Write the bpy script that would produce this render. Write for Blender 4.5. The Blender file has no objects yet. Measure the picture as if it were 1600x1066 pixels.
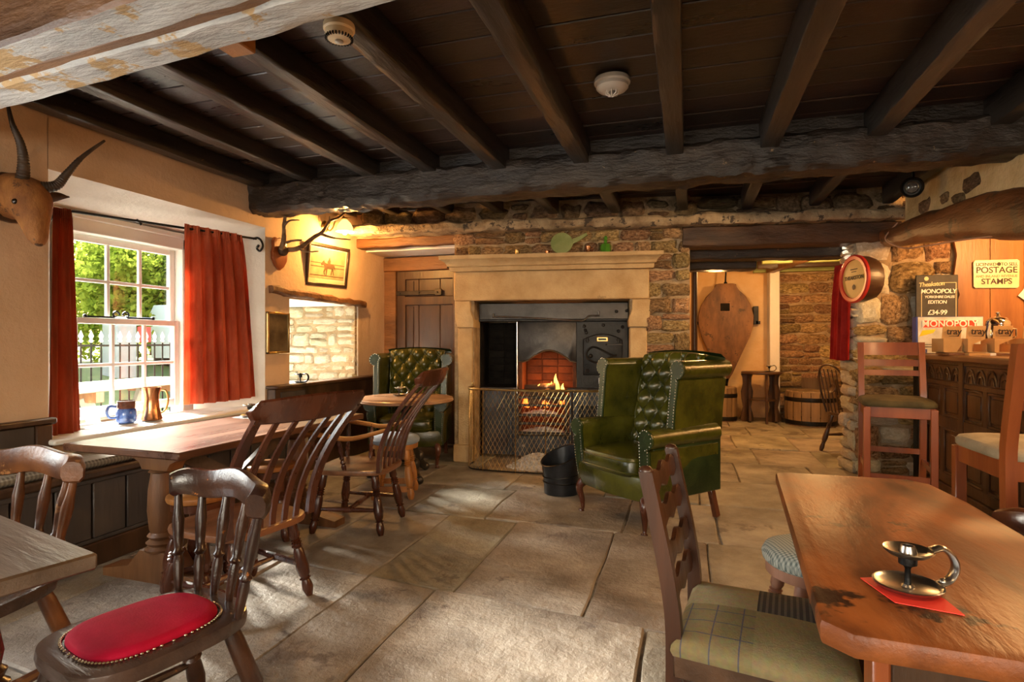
import bpy, bmesh, math, random
from mathutils import Vector, Matrix, noise
from math import sin, cos, pi, radians as R
rnd = random.Random(7)
S = bpy.context.scene
C = S.collection

# ------------------------------------------------------------------ camera
cam = bpy.data.cameras.new('camera'); camo = bpy.data.objects.new('camera', cam); C.objects.link(camo)
cam.sensor_width = 36; cam.lens = 20.0; cam.clip_start = .05
camo.location = (0, 0, 1.2); camo.rotation_euler = (R(90), 0, R(16.9))
S.camera = camo

# ------------------------------------------------------------------ world, sun, light
w = bpy.data.worlds.new('sky'); S.world = w; w.use_nodes = True
bg = w.node_tree.nodes['Background']
sky = w.node_tree.nodes.new('ShaderNodeTexSky'); sky.sky_type = 'NISHITA'; sky.sun_disc = False
sky.sun_elevation = R(32); sky.sun_rotation = R(290); sky.air_density = 1.6; sky.dust_density = 3.0
w.node_tree.links.new(sky.outputs[0], bg.inputs[0]); bg.inputs[1].default_value = 0.60

def lamp(name, kind, loc, energy, col, size=.1, rot=None, sizey=None, spot=None):
    l = bpy.data.lights.new(name, kind); l.energy = energy; l.color = col
    if kind == 'AREA':
        l.size = size
        if sizey: l.shape = 'RECTANGLE'; l.size_y = sizey
    elif kind == 'SUN': l.angle = size
    else: l.shadow_soft_size = size
    if spot: l.spot_size = spot; l.spot_blend = .8
    o = bpy.data.objects.new(name, l); C.objects.link(o); o.location = loc
    if rot: o.rotation_euler = rot
    return o
def aim(o, target):
    o.rotation_euler = (Vector(target) - o.location).to_track_quat('-Z', 'Y').to_euler()

sun = lamp('sun', 'SUN', (-12, 6, 7), 58.0, (1.0, .95, .86), R(17))
aim(sun, Vector((-12, 6, 7)) + Vector((.95, -.34, -.50)))
# daylight entering by the windows behind the photographer
d1 = lamp('daylight_side_window', 'AREA', (-3.60, .75, 1.35), 34, (.86, .95, 1.0), 1.0, sizey=1.2); aim(d1, (0, .75, .9))
d2 = lamp('daylight_rear_window', 'AREA', (-1.2, -2.75, 1.45), 45, (1.0, .90, .74), 1.6, sizey=1.2); aim(d2, (-1.0, 1.2, 0)); d2.data.spread = R(110)
d4 = lamp('daylight_rear_window', 'AREA', (1.6, -2.75, 1.45), 26, (1.0, .82, .62), 1.4, sizey=1.2); aim(d4, (.8, 1.2, 0)); d4.data.spread = R(110)
# warm lamps of the bar, snug and spotlight, then unseen spots without fittings
warm = (1.0, .52, .18)
lamp('bar_lamp', 'POINT', (2.75, 5.0, 2.05), 75, warm, .08)
lamp('bar_lamp', 'POINT', (2.5, 3.6, 2.15), 50, warm, .08)
lamp('snug_lamp', 'POINT', (1.5, 7.6, 2.15), 70, warm, .08)
lamp('snug_lamp', 'POINT', (.35, 7.3, 1.9), 40, warm, .08)
sp_ = lamp('spotlight_beam', 'SPOT', (1.50, 4.72, 2.28), 95, (1.0, .62, .28), .05, spot=R(75)); aim(sp_, (-1.0, 5.2, 1.3))
sp2 = lamp('added_chimney_spot', 'SPOT', (.2, 1.0, 2.22), 80, (1.0, .66, .34), .06, spot=R(62)); aim(sp2, (-1.4, 5.3, 1.1))  # added unseen spot to brighten the chimney surround
sp3 = lamp('unseen_bar_spot', 'SPOT', (1.95, 2.6, 2.15), 75, (1.0, .60, .27), .08, spot=R(140)); aim(sp3, (1.2, 2.9, 0))  # added warm spot out of view for the stools; no pendant there
sp4 = lamp('unseen_table_spot', 'SPOT', (1.1, .3, 2.2), 34, (1.0, .60, .27), .10, spot=R(110)); aim(sp4, (.5, 1.4, .7))  # unseen warm spot over the plank table, no pendant fitting
sp5 = lamp('unseen_table_spot', 'SPOT', (-.9, .1, 2.2), 22, (1.0, .60, .27), .10, spot=R(120)); aim(sp5, (-1.0, 1.3, .2))  # unseen warm spot over the nearest chairs, no pendant fitting

S.view_settings.view_transform = 'Standard'; S.view_settings.look = 'None'
S.view_settings.gamma = 1; S.view_settings.exposure = .45; S.view_settings.use_curve_mapping = False
S.cycles.use_denoising = True; S.cycles.max_bounces = 8; S.cycles.diffuse_bounces = 5; S.cycles.sample_clamp_indirect = 6
S.cycles.caustics_reflective = False; S.cycles.caustics_refractive = False

# ------------------------------------------------------------------ materials
MATS = {}
def mat(name, c1, c2=None, scale=4, st=(1, 1, 1), rough=.6, metal=0, bump=.25, bs=30, bst=None, c3=None, thr=.62, c3s=9, vary=0, coat=0, emit=None, es=0, ramp=(.35, .65), spec=.5, det=6, trans=0, sheen=0, dist=0, rvar=.0, crack=0, bdist=.01):
    m = bpy.data.materials.new(name); m.use_nodes = True; nt = m.node_tree; N = nt.nodes; L = nt.links
    b = N['Principled BSDF']
    b.inputs['Roughness'].default_value = rough; b.inputs['Metallic'].default_value = metal
    b.inputs['Specular IOR Level'].default_value = spec; b.inputs['Coat Weight'].default_value = coat
    b.inputs['Coat Roughness'].default_value = .15; b.inputs['Transmission Weight'].default_value = trans
    b.inputs['Sheen Weight'].default_value = sheen
    if emit: b.inputs['Emission Color'].default_value = (*emit, 1); b.inputs['Emission Strength'].default_value = es
    c2 = c2 or c1
    tc = N.new('ShaderNodeTexCoord'); oi = N.new('ShaderNodeObjectInfo')
    mp = N.new('ShaderNodeMapping'); mp.inputs['Scale'].default_value = [scale * k for k in st]
    ad = N.new('ShaderNodeVectorMath'); ad.operation = 'ADD'
    sc = N.new('ShaderNodeVectorMath'); sc.operation = 'SCALE'; sc.inputs[0].default_value = (37, 53, 71)
    L.new(oi.outputs['Random'], sc.inputs['Scale']); L.new(tc.outputs['Object'], ad.inputs[0]); L.new(sc.outputs[0], ad.inputs[1])
    L.new(ad.outputs[0], mp.inputs[0])
    n1 = N.new('ShaderNodeTexNoise'); n1.inputs['Scale'].default_value = 1; n1.inputs['Detail'].default_value = det; n1.inputs['Roughness'].default_value = .62
    n1.inputs['Distortion'].default_value = dist
    L.new(mp.outputs[0], n1.inputs['Vector'])
    rp = N.new('ShaderNodeValToRGB'); e = rp.color_ramp.elements
    e[0].position, e[1].position = ramp; e[0].color = (*c1, 1); e[1].color = (*c2, 1)
    L.new(n1.outputs['Fac'], rp.inputs[0]); col = rp.outputs[0]
    if c3:
        n3 = N.new('ShaderNodeTexNoise'); n3.inputs['Scale'].default_value = c3s; n3.inputs['Detail'].default_value = 5; n3.inputs['Roughness'].default_value = .7
        L.new(ad.outputs[0], n3.inputs['Vector'])
        r3 = N.new('ShaderNodeValToRGB'); r3.color_ramp.elements[0].position = thr; r3.color_ramp.elements[1].position = thr + .04
        L.new(n3.outputs['Fac'], r3.inputs[0])
        mx = N.new('ShaderNodeMix'); mx.data_type = 'RGBA'; mx.inputs['B'].default_value = (*c3, 1)
        L.new(r3.outputs[0], mx.inputs['Factor']); L.new(col, mx.inputs['A']); col = mx.outputs['Result']
    if vary:
        hs = N.new('ShaderNodeHueSaturation'); mr = N.new('ShaderNodeMapRange')
        mr.inputs['To Min'].default_value = 1 - vary; mr.inputs['To Max'].default_value = 1 + vary
        L.new(oi.outputs['Random'], mr.inputs['Value']); L.new(mr.outputs[0], hs.inputs['Value'])
        mr2 = N.new('ShaderNodeMapRange'); mr2.inputs['To Min'].default_value = .48; mr2.inputs['To Max'].default_value = .52
        ml = N.new('ShaderNodeMath'); ml.operation = 'FRACT'; m7 = N.new('ShaderNodeMath'); m7.operation = 'MULTIPLY'; m7.inputs[1].default_value = 7.3
        L.new(oi.outputs['Random'], m7.inputs[0]); L.new(m7.outputs[0], ml.inputs[0]); L.new(ml.outputs[0], mr2.inputs['Value']); L.new(mr2.outputs[0], hs.inputs['Hue'])
        L.new(col, hs.inputs['Color']); col = hs.outputs[0]
    L.new(col, b.inputs['Base Color'])
    if rvar:
        mr = N.new('ShaderNodeMapRange'); mr.inputs['To Min'].default_value = max(.03, rough - rvar); mr.inputs['To Max'].default_value = min(1, rough + rvar)
        L.new(n1.outputs['Fac'], mr.inputs['Value']); L.new(mr.outputs[0], b.inputs['Roughness'])
    if bump:
        mp2 = N.new('ShaderNodeMapping'); mp2.inputs['Scale'].default_value = [bs * k for k in (bst or st)]
        L.new(ad.outputs[0], mp2.inputs[0])
        n2 = N.new('ShaderNodeTexNoise'); n2.inputs['Scale'].default_value = 1; n2.inputs['Detail'].default_value = 5; n2.inputs['Roughness'].default_value = .65
        L.new(mp2.outputs[0], n2.inputs['Vector'])
        bp = N.new('ShaderNodeBump'); bp.inputs['Strength'].default_value = bump; bp.inputs['Distance'].default_value = bdist
        L.new(n2.outputs['Fac'], bp.inputs['Height']); L.new(bp.outputs[0], b.inputs['Normal'])
    MATS[name] = m
    return m
X_, Y_, Z_ = (.12, 1, 1), (1, .12, 1), (1, 1, .12)
plaster = mat('warm_plaster', (.62, .43, .27), (.70, .50, .33), 2.2, bump=.55, bs=9, rough=.85, spec=.2, bdist=.02)
plasterw = mat('white_plaster', (.74, .70, .64), (.82, .79, .74), 3, bump=.35, bs=9, rough=.85, spec=.2, bdist=.015)
mortar = mat('lime_mortar', (.26, .18, .10), (.46, .34, .21), 9, bump=.9, bs=26, rough=.95, spec=.1, bdist=.02)
stone_w = mat('pale_wall_stone', (.52, .44, .30), (.72, .65, .50), 6, bump=.9, bs=18, rough=.92, vary=.22, c3=(.80, .76, .66), thr=.60, c3s=7, spec=.15, bdist=.02)
stone_b = mat('brown_wall_stone', (.13, .070, .03), (.50, .32, .155), 8, bump=1.0, bs=18, rough=.92, vary=.35, c3=(.60, .46, .28), thr=.60, c3s=6, spec=.15, bdist=.02)
stone_d = mat('dark_wall_stone', (.10, .065, .035), (.30, .20, .11), 6, bump=1.0, bs=18, rough=.9, vary=.35, c3=(.42, .31, .19), thr=.63, c3s=6, spec=.2, bdist=.02)  # darker stone tone for the course under the ceiling and over the bar
ashlar = mat('dressed_sandstone', (.44, .28, .13), (.60, .42, .22), 3.5, bump=.75, bs=70, rough=.9, spec=.15, c3=(.33, .22, .11), thr=.66, c3s=3)
flag = mat('flagstone', (.165, .135, .10), (.40, .35, .275), 2.8, bump=.85, bs=17, rough=.60, vary=.07, c3=(.15, .12, .095), thr=.60, c3s=2.0, spec=.4, rvar=.25, det=9, bdist=.02)
grout = mat('floor_joint_grit', (.13, .10, .075), (.30, .25, .19), 14, bump=.8, bs=40, rough=.95)
beam_d = mat('black_painted_timber', (.012, .008, .006), (.048, .034, .025), 5, bump=1.0, bs=24, st=(.3, 1, 1), rough=.42, c3=(.26, .17, .09), thr=.66, c3s=17, spec=.5, rvar=.15, bdist=.02)
joist_m = mat('black_painted_joist', (.014, .011, .009), (.050, .039, .032), 5, bump=.6, bs=20, st=Y_, rough=.33, c3=(.50, .27, .10), thr=.70, c3s=9, spec=.5, rvar=.15)
board_m = mat('dark_ceiling_board', (.018, .010, .008), (.052, .029, .022), 3, bump=.35, bs=60, st=(.25, 1, 1), rough=.31, vary=.15, spec=.8, rvar=.15)
beam_w = mat('flaking_limewash_timber', (.34, .32, .30), (.56, .53, .49), 9, bump=1.0, bs=14, st=(.25, 1, 1), rough=.75, c3=(.42, .26, .11), thr=.545, c3s=4.2, bdist=.02)
beam_b = mat('brown_oak_beam', (.085, .034, .011), (.25, .11, .038), 4, bump=.9, bs=14, st=(.25, 1, 1), rough=.6, bdist=.02)
oakd = mat('dark_oak', (.030, .014, .007), (.085, .040, .018), 7, st=Z_, bump=.3, bs=30, rough=.36, spec=.5, rvar=.12)
oakx = mat('dark_oak_rail', (.030, .014, .007), (.085, .040, .018), 7, st=X_, bump=.3, bs=30, rough=.36, spec=.5, rvar=.12)
mahog = mat('reddish_chair_wood', (.036, .009, .005), (.105, .031, .012), 7, st=Z_, bump=.15, bs=30, rough=.27, spec=.5, coat=.25, rvar=.1)
seatw = mat('worn_elm_seat', (.12, .042, .016), (.28, .115, .05), 7, st=(.15, 1, 1), bump=.15, bs=30, rough=.36, dist=1.2, rvar=.1)
wornd = mat('worn_black_varnish', (.016, .006, .004), (.055, .021, .009), 6, bump=.25, bs=30, rough=.28, coat=.15, c3=(.42, .15, .035), thr=.62, c3s=12)
tabw = mat('worn_table_oak', (.060, .022, .010), (.17, .070, .032), 6, st=Y_, bump=.2, bs=40, rough=.30, rvar=.12, dist=.5)
tabx = mat('red_brown_table_wood', (.050, .012, .004), (.27, .078, .017), 4.5, st=(1, .3, 1), bump=.3, bs=30, spec=.35, rough=.42, rvar=.12, det=9, dist=.5, ramp=(.38, .62), c3=(.030, .010, .004), thr=.60, c3s=4)
tabg = mat('greyed_table_oak', (.055, .036, .026), (.16, .115, .085), 6, st=X_, bump=.35, bs=40, rough=.38, rvar=.15)
stripped = mat('stripped_oak_leg', (.11, .045, .016), (.26, .115, .045), 6, st=Z_, bump=.35, bs=30, rough=.45)
orangew = mat('orange_pine', (.24, .085, .018), (.42, .17, .042), 6, st=Z_, bump=.2, bs=30, rough=.4)
barw = mat('bar_stool_wood', (.17, .034, .008), (.32, .080, .018), 5, st=Z_, bump=.12, bs=30, rough=.32, coat=.15)
panelw = mat('carved_bar_oak', (.045, .018, .008), (.125, .055, .022), 5, st=Z_, bump=.35, bs=26, rough=.33, rvar=.1)
greyp = mat('dark_grey_panel_paint', (.040, .032, .028), (.072, .060, .052), 5, bump=.2, bs=30, rough=.5, st=Z_)
leather = mat('green_leather', (.024, .026, .003), (.072, .070, .007), 3.5, bump=.2, bs=60, rough=.25, coat=.15, rvar=.06)
leatherd = mat('dark_green_leather', (.010, .020, .006), (.024, .040, .010), 6, bump=.22, bs=60, rough=.32, rvar=.08)
brass = mat('brass', (.55, .36, .13), (.75, .55, .25), 8, rough=.28, metal=1, bump=.05)
stud = mat('nail_heads', (.50, .45, .32), (.68, .62, .46), 8, rough=.25, metal=1, bump=0)
copper = mat('copper', (.60, .25, .11), (.80, .42, .22), 6, rough=.24, metal=1, bump=.08, bs=40)
steel = mat('pewter', (.30, .28, .26), (.50, .48, .45), 8, rough=.28, metal=1, bump=.05)
iron = mat('black_iron', (.006, .0055, .005), (.020, .018, .016), 8, rough=.42, metal=.6, bump=.25, bs=50)
ironb = mat('burnished_iron', (.020, .016, .013), (.055, .045, .037), 5, rough=.36, metal=.6, bump=.2, bs=30)
ironbl = mat('blued_range_iron', (.016, .018, .021), (.05, .056, .064), 4, rough=.38, metal=.4, bump=.3, bs=40)
soot = mat('soot', (.006, .005, .005), (.020, .017, .014), 6, rough=.95, bump=.6, bs=30, spec=.1)
firebrick = mat('hot_firebrick', (.07, .020, .008), (.17, .05, .017), 6, rough=.9, bump=.6, bs=30)
ash = mat('wood_ash', (.36, .34, .33), (.66, .64, .62), 30, rough=.97, bump=.8, bs=60, spec=.1)
whitep = mat('white_window_paint', (.80, .77, .71), (.86, .84, .79), 4, rough=.45, bump=.08)
cream = mat('cream_plastic', (.62, .44, .24), (.70, .52, .31), 4, rough=.45, bump=0)
whitepl = mat('white_plastic', (.66, .58, .50), (.72, .65, .57), 4, rough=.4, bump=0)
curt_r = mat('orange_curtain_cloth', (.40, .075, .03), (.62, .16, .075), 6, st=(1, 1, .4), rough=.85, bump=.3, bs=140, sheen=.2, spec=.2)
curt_l = mat('rust_curtain_cloth', (.30, .060, .025), (.44, .10, .04), 6, st=(1, 1, .4), rough=.9, bump=.3, bs=140, spec=.2)
curt_red = mat('red_curtain_cloth', (.42, .022, .018), (.60, .045, .035), 6, rough=.85, bump=.3, bs=120, spec=.2)
redv = mat('crimson_velvet', (.30, .002, .018), (.50, .006, .040), 3.5, rough=.8, bump=.15, bs=160, spec=.15)
bluec = mat('blue_grey_cushion', (.16, .19, .24), (.26, .30, .36), 5, rough=.85, bump=.3, bs=120)
olive = mat('dark_olive_seat_cloth', (.050, .035, .010), (.10, .07, .022), 8, rough=.85, bump=.3, bs=120, c3=(.55, .36, .22), thr=.70, c3s=5)
sandc = mat('sand_seat_cloth', (.22, .165, .10), (.34, .27, .175), 8, rough=.9, bump=.35, bs=140)
glass = mat('window_glass', (1, 1, 1), rough=0, bump=0, trans=1)
def thin_glass(m, tint=(.97, .98, .97)):
    nt = m.node_tree; nt.nodes.clear(); o = nt.nodes.new('ShaderNodeOutputMaterial'); t = nt.nodes.new('ShaderNodeBsdfTransparent'); g = nt.nodes.new('ShaderNodeBsdfGlossy')
    t.inputs[0].default_value = (*tint, 1); g.inputs['Roughness'].default_value = .02; mx = nt.nodes.new('ShaderNodeMixShader'); mx.inputs[0].default_value = .05
    nt.links.new(t.outputs[0], mx.inputs[1]); nt.links.new(g.outputs[0], mx.inputs[2]); nt.links.new(mx.outputs[0], o.inputs[0])
thin_glass(glass)

def checked(name, ca, cb, sx=60, sy=60, axes=(0, 1), rough=.9):
    m = mat(name, ca, ca, rough=rough, bump=.3, bs=140); nt = m.node_tree; N = nt.nodes; L = nt.links
    b = N['Principled BSDF']; tc = N.new('ShaderNodeTexCoord'); sp = N.new('ShaderNodeSeparateXYZ'); L.new(tc.outputs['Object'], sp.inputs[0])
    outs = []
    for ax, s_ in zip(axes, (sx, sy)):
        mu = N.new('ShaderNodeMath'); mu.operation = 'MULTIPLY'; mu.inputs[1].default_value = s_; L.new(sp.outputs[ax], mu.inputs[0])
        si = N.new('ShaderNodeMath'); si.operation = 'SINE'; L.new(mu.outputs[0], si.inputs[0])
        gt = N.new('ShaderNodeMath'); gt.operation = 'GREATER_THAN'; gt.inputs[1].default_value = .1; L.new(si.outputs[0], gt.inputs[0]); outs.append(gt)
    av = N.new('ShaderNodeMath'); av.operation = 'ADD'; L.new(outs[0].outputs[0], av.inputs[0]); L.new(outs[1].outputs[0], av.inputs[1])
    hf = N.new('ShaderNodeMath'); hf.operation = 'MULTIPLY'; hf.inputs[1].default_value = .5; L.new(av.outputs[0], hf.inputs[0])
    mx = N.new('ShaderNodeMix'); mx.data_type = 'RGBA'; mx.inputs['A'].default_value = (*ca, 1); mx.inputs['B'].default_value = (*cb, 1)
    L.new(hf.outputs[0], mx.inputs['Factor']); L.new(mx.outputs['Result'], b.inputs['Base Color']); return m

# ------------------------------------------------------------------ mesh helpers
class MB:
    def __init__(s): s.bm = bmesh.new()
    def face(s, vs):
        try: return s.bm.faces.new(vs)
        except ValueError: return None
    def box(s, c, size, bevel=0, mtx=None, seg=1):
        m = Matrix.Translation(c) @ (mtx.to_4x4() if mtx is not None else Matrix()) @ Matrix.Diagonal((*size, 1))
        g = bmesh.ops.create_cube(s.bm, size=1, matrix=m)
        if bevel: 
            es = {e for v in g['verts'] for e in v.link_edges}
            bmesh.ops.bevel(s.bm, geom=list(es), offset=bevel, segments=seg, profile=.5, affect='EDGES')
        return s
    def b2(s, x0, x1, y0, y1, z0, z1, bevel=0): return s.box(((x0+x1)/2, (y0+y1)/2, (z0+z1)/2), (abs(x1-x0), abs(y1-y0), abs(z1-z0)), bevel)
    def bar(s, p0, p1, wd, th, up=(0, 0, 1), bevel=0):
        p0, p1 = Vector(p0), Vector(p1); d = (p1 - p0); L_ = d.length; d.normalize()
        u = Vector(up); x = u.cross(d)
        if x.length < 1e-4: x = Vector((1, 0, 0)).cross(d)
        x.normalize(); y = d.cross(x)
        m = Matrix((x, y, d)).transposed()
        return s.box((p0 + p1) / 2, (wd, th, L_), bevel, m)
    def ring(s, c, x, y, rx, ry, n): return [s.bm.verts.new(c + x * (rx * cos(2*pi*i/n)) + y * (ry * sin(2*pi*i/n))) for i in range(n)]
    def skin(s, rings, closed=True, cap=True, loop=False):
        n = len(rings[0]); rr = rings + ([rings[0]] if loop else [])
        for a, b in zip(rr, rr[1:]):
            for i in range(n if closed else n - 1):
                s.face([a[i], a[(i+1) % n], b[(i+1) % n], b[i]])
        if cap and closed and not loop:
            s.face(list(reversed(rings[0]))); s.face(rings[-1])
        return s
    def tube(s, pts, rad, n=8, cap=True, flat=1.0, up=(0, 0, 1), loop=False):
        pts = [Vector(p) for p in pts]; k = len(pts)
        rad = [rad] * k if isinstance(rad, (int, float)) else rad
        rings = []
        px = None
        for i, p in enumerate(pts):
            if loop: d = pts[(i+1) % k] - pts[i-1]
            else: d = pts[min(i+1, k-1)] - pts[max(i-1, 0)]
            d.normalize()
            if px is None:
                x = Vector(up).cross(d)
                if x.length < .05: x = Vector((1, 0, 0)).cross(d)
            else: x = px - d * px.dot(d)
            x.normalize(); px = x; y = d.cross(x)
            rings.append(s.ring(p, x, y, rad[i], rad[i] * flat, n))
        return s.skin(rings, cap=cap, loop=loop)
    def lathe(s, prof, n=16, mtx=None, p0=None, p1=None, cap=True):
        if p0 is not None:
            p0, p1 = Vector(p0), Vector(p1); d = (p1 - p0); L_ = d.length; d.normalize()
            x = Vector((0, 1, 0)).cross(d)
            if x.length < .05: x = Vector((1, 0, 0)).cross(d)
            x.normalize(); y = d.cross(x)
            rings = [s.ring(p0 + d * (t * L_), x, y, r, r, n) for r, t in prof]
        else:
            m = mtx or Matrix(); x = m.to_3x3() @ Vector((1, 0, 0)); y = m.to_3x3() @ Vector((0, 1, 0))
            rings = [s.ring(m @ Vector((0, 0, z)), x, y, max(r, 1e-4), max(r, 1e-4), n) for r, z in prof]
        return s.skin(rings, cap=cap)
    def prism(s, poly, th, mtx=None, bevel=0):
        """poly in local XY, extruded +-th/2 along local Z"""
        m = mtx or Matrix()
        a = [s.bm.verts.new(m @ Vector((x, y, -th/2))) for x, y in poly]; b = [s.bm.verts.new(m @ Vector((x, y, th/2))) for x, y in poly]
        n = len(poly); fs = [s.face(list(reversed(a))), s.face(b)]
        for i in range(n): fs.append(s.face([a[i], a[(i+1) % n], b[(i+1) % n], b[i]]))
        if bevel:
            es = {e for f_ in fs[:2] if f_ for e in f_.edges}
            bmesh.ops.bevel(s.bm, geom=list(es), offset=bevel, segments=2, profile=.5, affect='EDGES')
        return s
    def grid(s, rows, closed=False):
        vv = [[s.bm.verts.new(p) for p in r] for r in rows]
        for a, b in zip(vv, vv[1:]):
            n = len(a)
            for i in range(n if closed else n - 1): s.face([a[i], a[(i+1) % n], b[(i+1) % n], b[i]])
        return s
    def ball(s, c, r, n=8, sc=(1, 1, 1)):
        bmesh.ops.create_uvsphere(s.bm, u_segments=n, v_segments=max(4, n*2//3), radius=r, matrix=Matrix.Translation(c) @ Matrix.Diagonal((*sc, 1))); return s
    def jitter(s, amp, sc=6.0, seed=0):
        for v in s.bm.verts: v.co += noise.noise_vector(v.co * sc + Vector((seed, seed*1.7, seed*.3))) * amp
        return s
    def build(s, name, m, parent=None, loc=None, rot=None, smooth=40):
        me = bpy.data.meshes.new(name); bmesh.ops.recalc_face_normals(s.bm, faces=s.bm.faces[:]); s.bm.to_mesh(me); s.bm.free()
        if smooth:
            me.polygons.foreach_set('use_smooth', [True] * len(me.polygons)); me.set_sharp_from_angle(angle=R(smooth))
        for k in (m if isinstance(m, (list, tuple)) else [m]): me.materials.append(k)
        return link(name, me, parent, loc, rot)
def link(name, data, parent=None, loc=None, rot=None, scale=None):
    o = bpy.data.objects.new(name, data); C.objects.link(o)
    if parent is not None: o.parent = parent
    if loc is not None: o.location = loc
    if rot is not None: o.rotation_euler = rot
    if scale is not None: o.scale = scale
    return o
def tag(o, label=None, cat=None, group=None, kind=None):
    if label: o['label'] = label
    if cat: o['category'] = cat
    if group: o['group'] = group
    if kind: o['kind'] = kind
    return o
def thing(name, label, cat, loc=(0, 0, 0), rz=0, group=None):
    o = link(name, None, None, loc, (0, 0, rz)); o.empty_display_size = .1
    return tag(o, label, cat, group)
def struct(name, mb, m, parent=None, **k):
    return tag(mb.build(name, m, parent, **k), kind='structure')
def ctree(o, parent=None):
    c = o.copy(); C.objects.link(c); c.parent = parent
    for ch in list(o.children): ctree(ch, c)
    return c
def text(s, body, m, parent, loc, rot, size, align='CENTER', ext=.001, shear=0, name='lettering'):
    cu = bpy.data.curves.new(name, 'FONT'); cu.body = body; cu.size = size; cu.align_x = align; cu.align_y = 'CENTER'; cu.extrude = ext; cu.shear = shear; cu.offset = size*.014
    cu.space_character = s; cu.materials.append(m)
    tmp = bpy.data.objects.new(name, cu); me = bpy.data.meshes.new_from_object(tmp); bpy.data.objects.remove(tmp); me.name = name
    if not me.materials: me.materials.append(m)
    return link(name, me, parent, loc, rot)
def arc(cx, cy, r, a0, a1, n): return [(cx + r*cos(R(a0 + (a1-a0)*i/n)), cy + r*sin(R(a0 + (a1-a0)*i/n))) for i in range(n+1)]
def lerp(a, b, t): return a + (b - a) * t
def smoothpts(pts, n=6):
    P = [Vector(p) for p in pts]; out = []
    for i in range(len(P) - 1):
        p0, p1, p2, p3 = P[max(i-1, 0)], P[i], P[i+1], P[min(i+2, len(P)-1)]
        for k in range(n):
            t = k / n
            out.append(.5*((2*p1) + (p2-p0)*t + (2*p0-5*p1+4*p2-p3)*t*t + (3*p1-p0-3*p2+p3)*t**3))
    out.append(P[-1]); return out
# frame of the chimney wall: s along the wall, d towards the room
FA = R(8); FO = Vector((-2.2, 5.25, 0)); FE = Vector((cos(FA), sin(FA), 0)); FN = Vector((sin(FA), -cos(FA), 0))
def F(s, d, z): return FO + FE * s + FN * d + Vector((0, 0, z))
FM = Matrix.Rotation(FA, 4, 'Z')      # local x = s, local -y = d
def FT(s, d, z): p = F(s, d, z); return Matrix.Translation(p) @ FM
def rough_beam(p0, p1, wd, ht, amp=.02, n=40, seed=1, chamfer=.03, sag=0, fr=5, sub=3, fine=0):
    """hewn timber: rounded-rectangle section swept with noise"""
    mb = MB(); p0, p1 = Vector(p0), Vector(p1); d = (p1 - p0).normalized(); x = d.cross(Vector((0, 0, 1))).normalized(); z = Vector((0, 0, 1))
    c = chamfer; hw, hh = wd/2, ht/2
    prof = []
    for (sx, sy) in ((1, -1), (1, 1), (-1, 1), (-1, -1)):
        a, b = (hw*sx, (hh-c)*sy), ((hw-c)*sx, hh*sy)
        prof += [a, b] if sx*sy > 0 else [b, a]
    P = []
    for i in range(8):
        a, b = prof[i], prof[(i+1) % 8]; k = sub if math.dist(a, b) > c * 1.8 else 1
        P += [(lerp(a[0], b[0], t/k), lerp(a[1], b[1], t/k)) for t in range(k)]
    rings = []
    for i in range(n + 1):
        t = i / n; q = p0.lerp(p1, t) - z * (sag * sin(pi * t))
        ring = []
        for (a, b) in P:
            v = q + x * a + z * b
            v = v + (noise.noise_vector(v * fr + Vector((seed*3.1, seed, 0))) + .5 * noise.noise_vector(v * fr*3 + Vector((0, seed, seed)))) * amp
            if fine: v = v + noise.noise_vector(Vector((v.x*14, v.y*30, v.z*30))) * fine * max(0, .4 + noise.noise(v*2.2))
            ring.append(mb.bm.verts.new(v))
        rings.append(ring)
    return mb.skin(rings)
# rough stones: twelve shared shapes, unit size, face towards -Y
STONES = []
def stone_meshes(m, n=8, seed=3):
    out = []
    for k in range(n):
        mb = MB(); r2 = random.Random(seed + k); nx, nz = 5, 4; rows = []
        sk = r2.uniform(-.08, .08)
        for j in range(nz + 1):
            row = []
            for i in range(nx + 1):
                x, z = i/nx - .5, j/nz - .5; edge = i in (0, nx) or j in (0, nz)
                q = noise.noise_vector(Vector((x*2.5 + k*7, z*2.5, seed)))
                rr = .90 if (i in (0, nx) and j in (0, nz)) else 1
                y = -.5 + (.22 if edge else 0) + q.y * .22
                row.append(Vector((x*rr + q.x*.13 + sk*z, y, z*rr + q.z*.15)))
            rows.append(row)
        mb.grid(rows)
        rim = [rows[0][i] for i in range(nx+1)] + [rows[j][nx] for j in range(1, nz+1)] + [rows[nz][i] for i in range(nx-1, -1, -1)] + [rows[j][0] for j in range(nz-1, 0, -1)]
        mb.grid([rim, [Vector((p.x, .5, p.z)) for p in rim]], closed=True)
        bmesh.ops.remove_doubles(mb.bm, verts=mb.bm.verts[:], dist=1e-5)
        me = bpy.data.meshes.new('stone'); bmesh.ops.recalc_face_normals(mb.bm, faces=mb.bm.faces[:]); mb.bm.to_mesh(me); mb.bm.free()
        me.polygons.foreach_set('use_smooth', [True]*len(me.polygons)); me.set_sharp_from_angle(angle=R(50)); me.materials.append(m); out.append(me)
    return out
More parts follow.
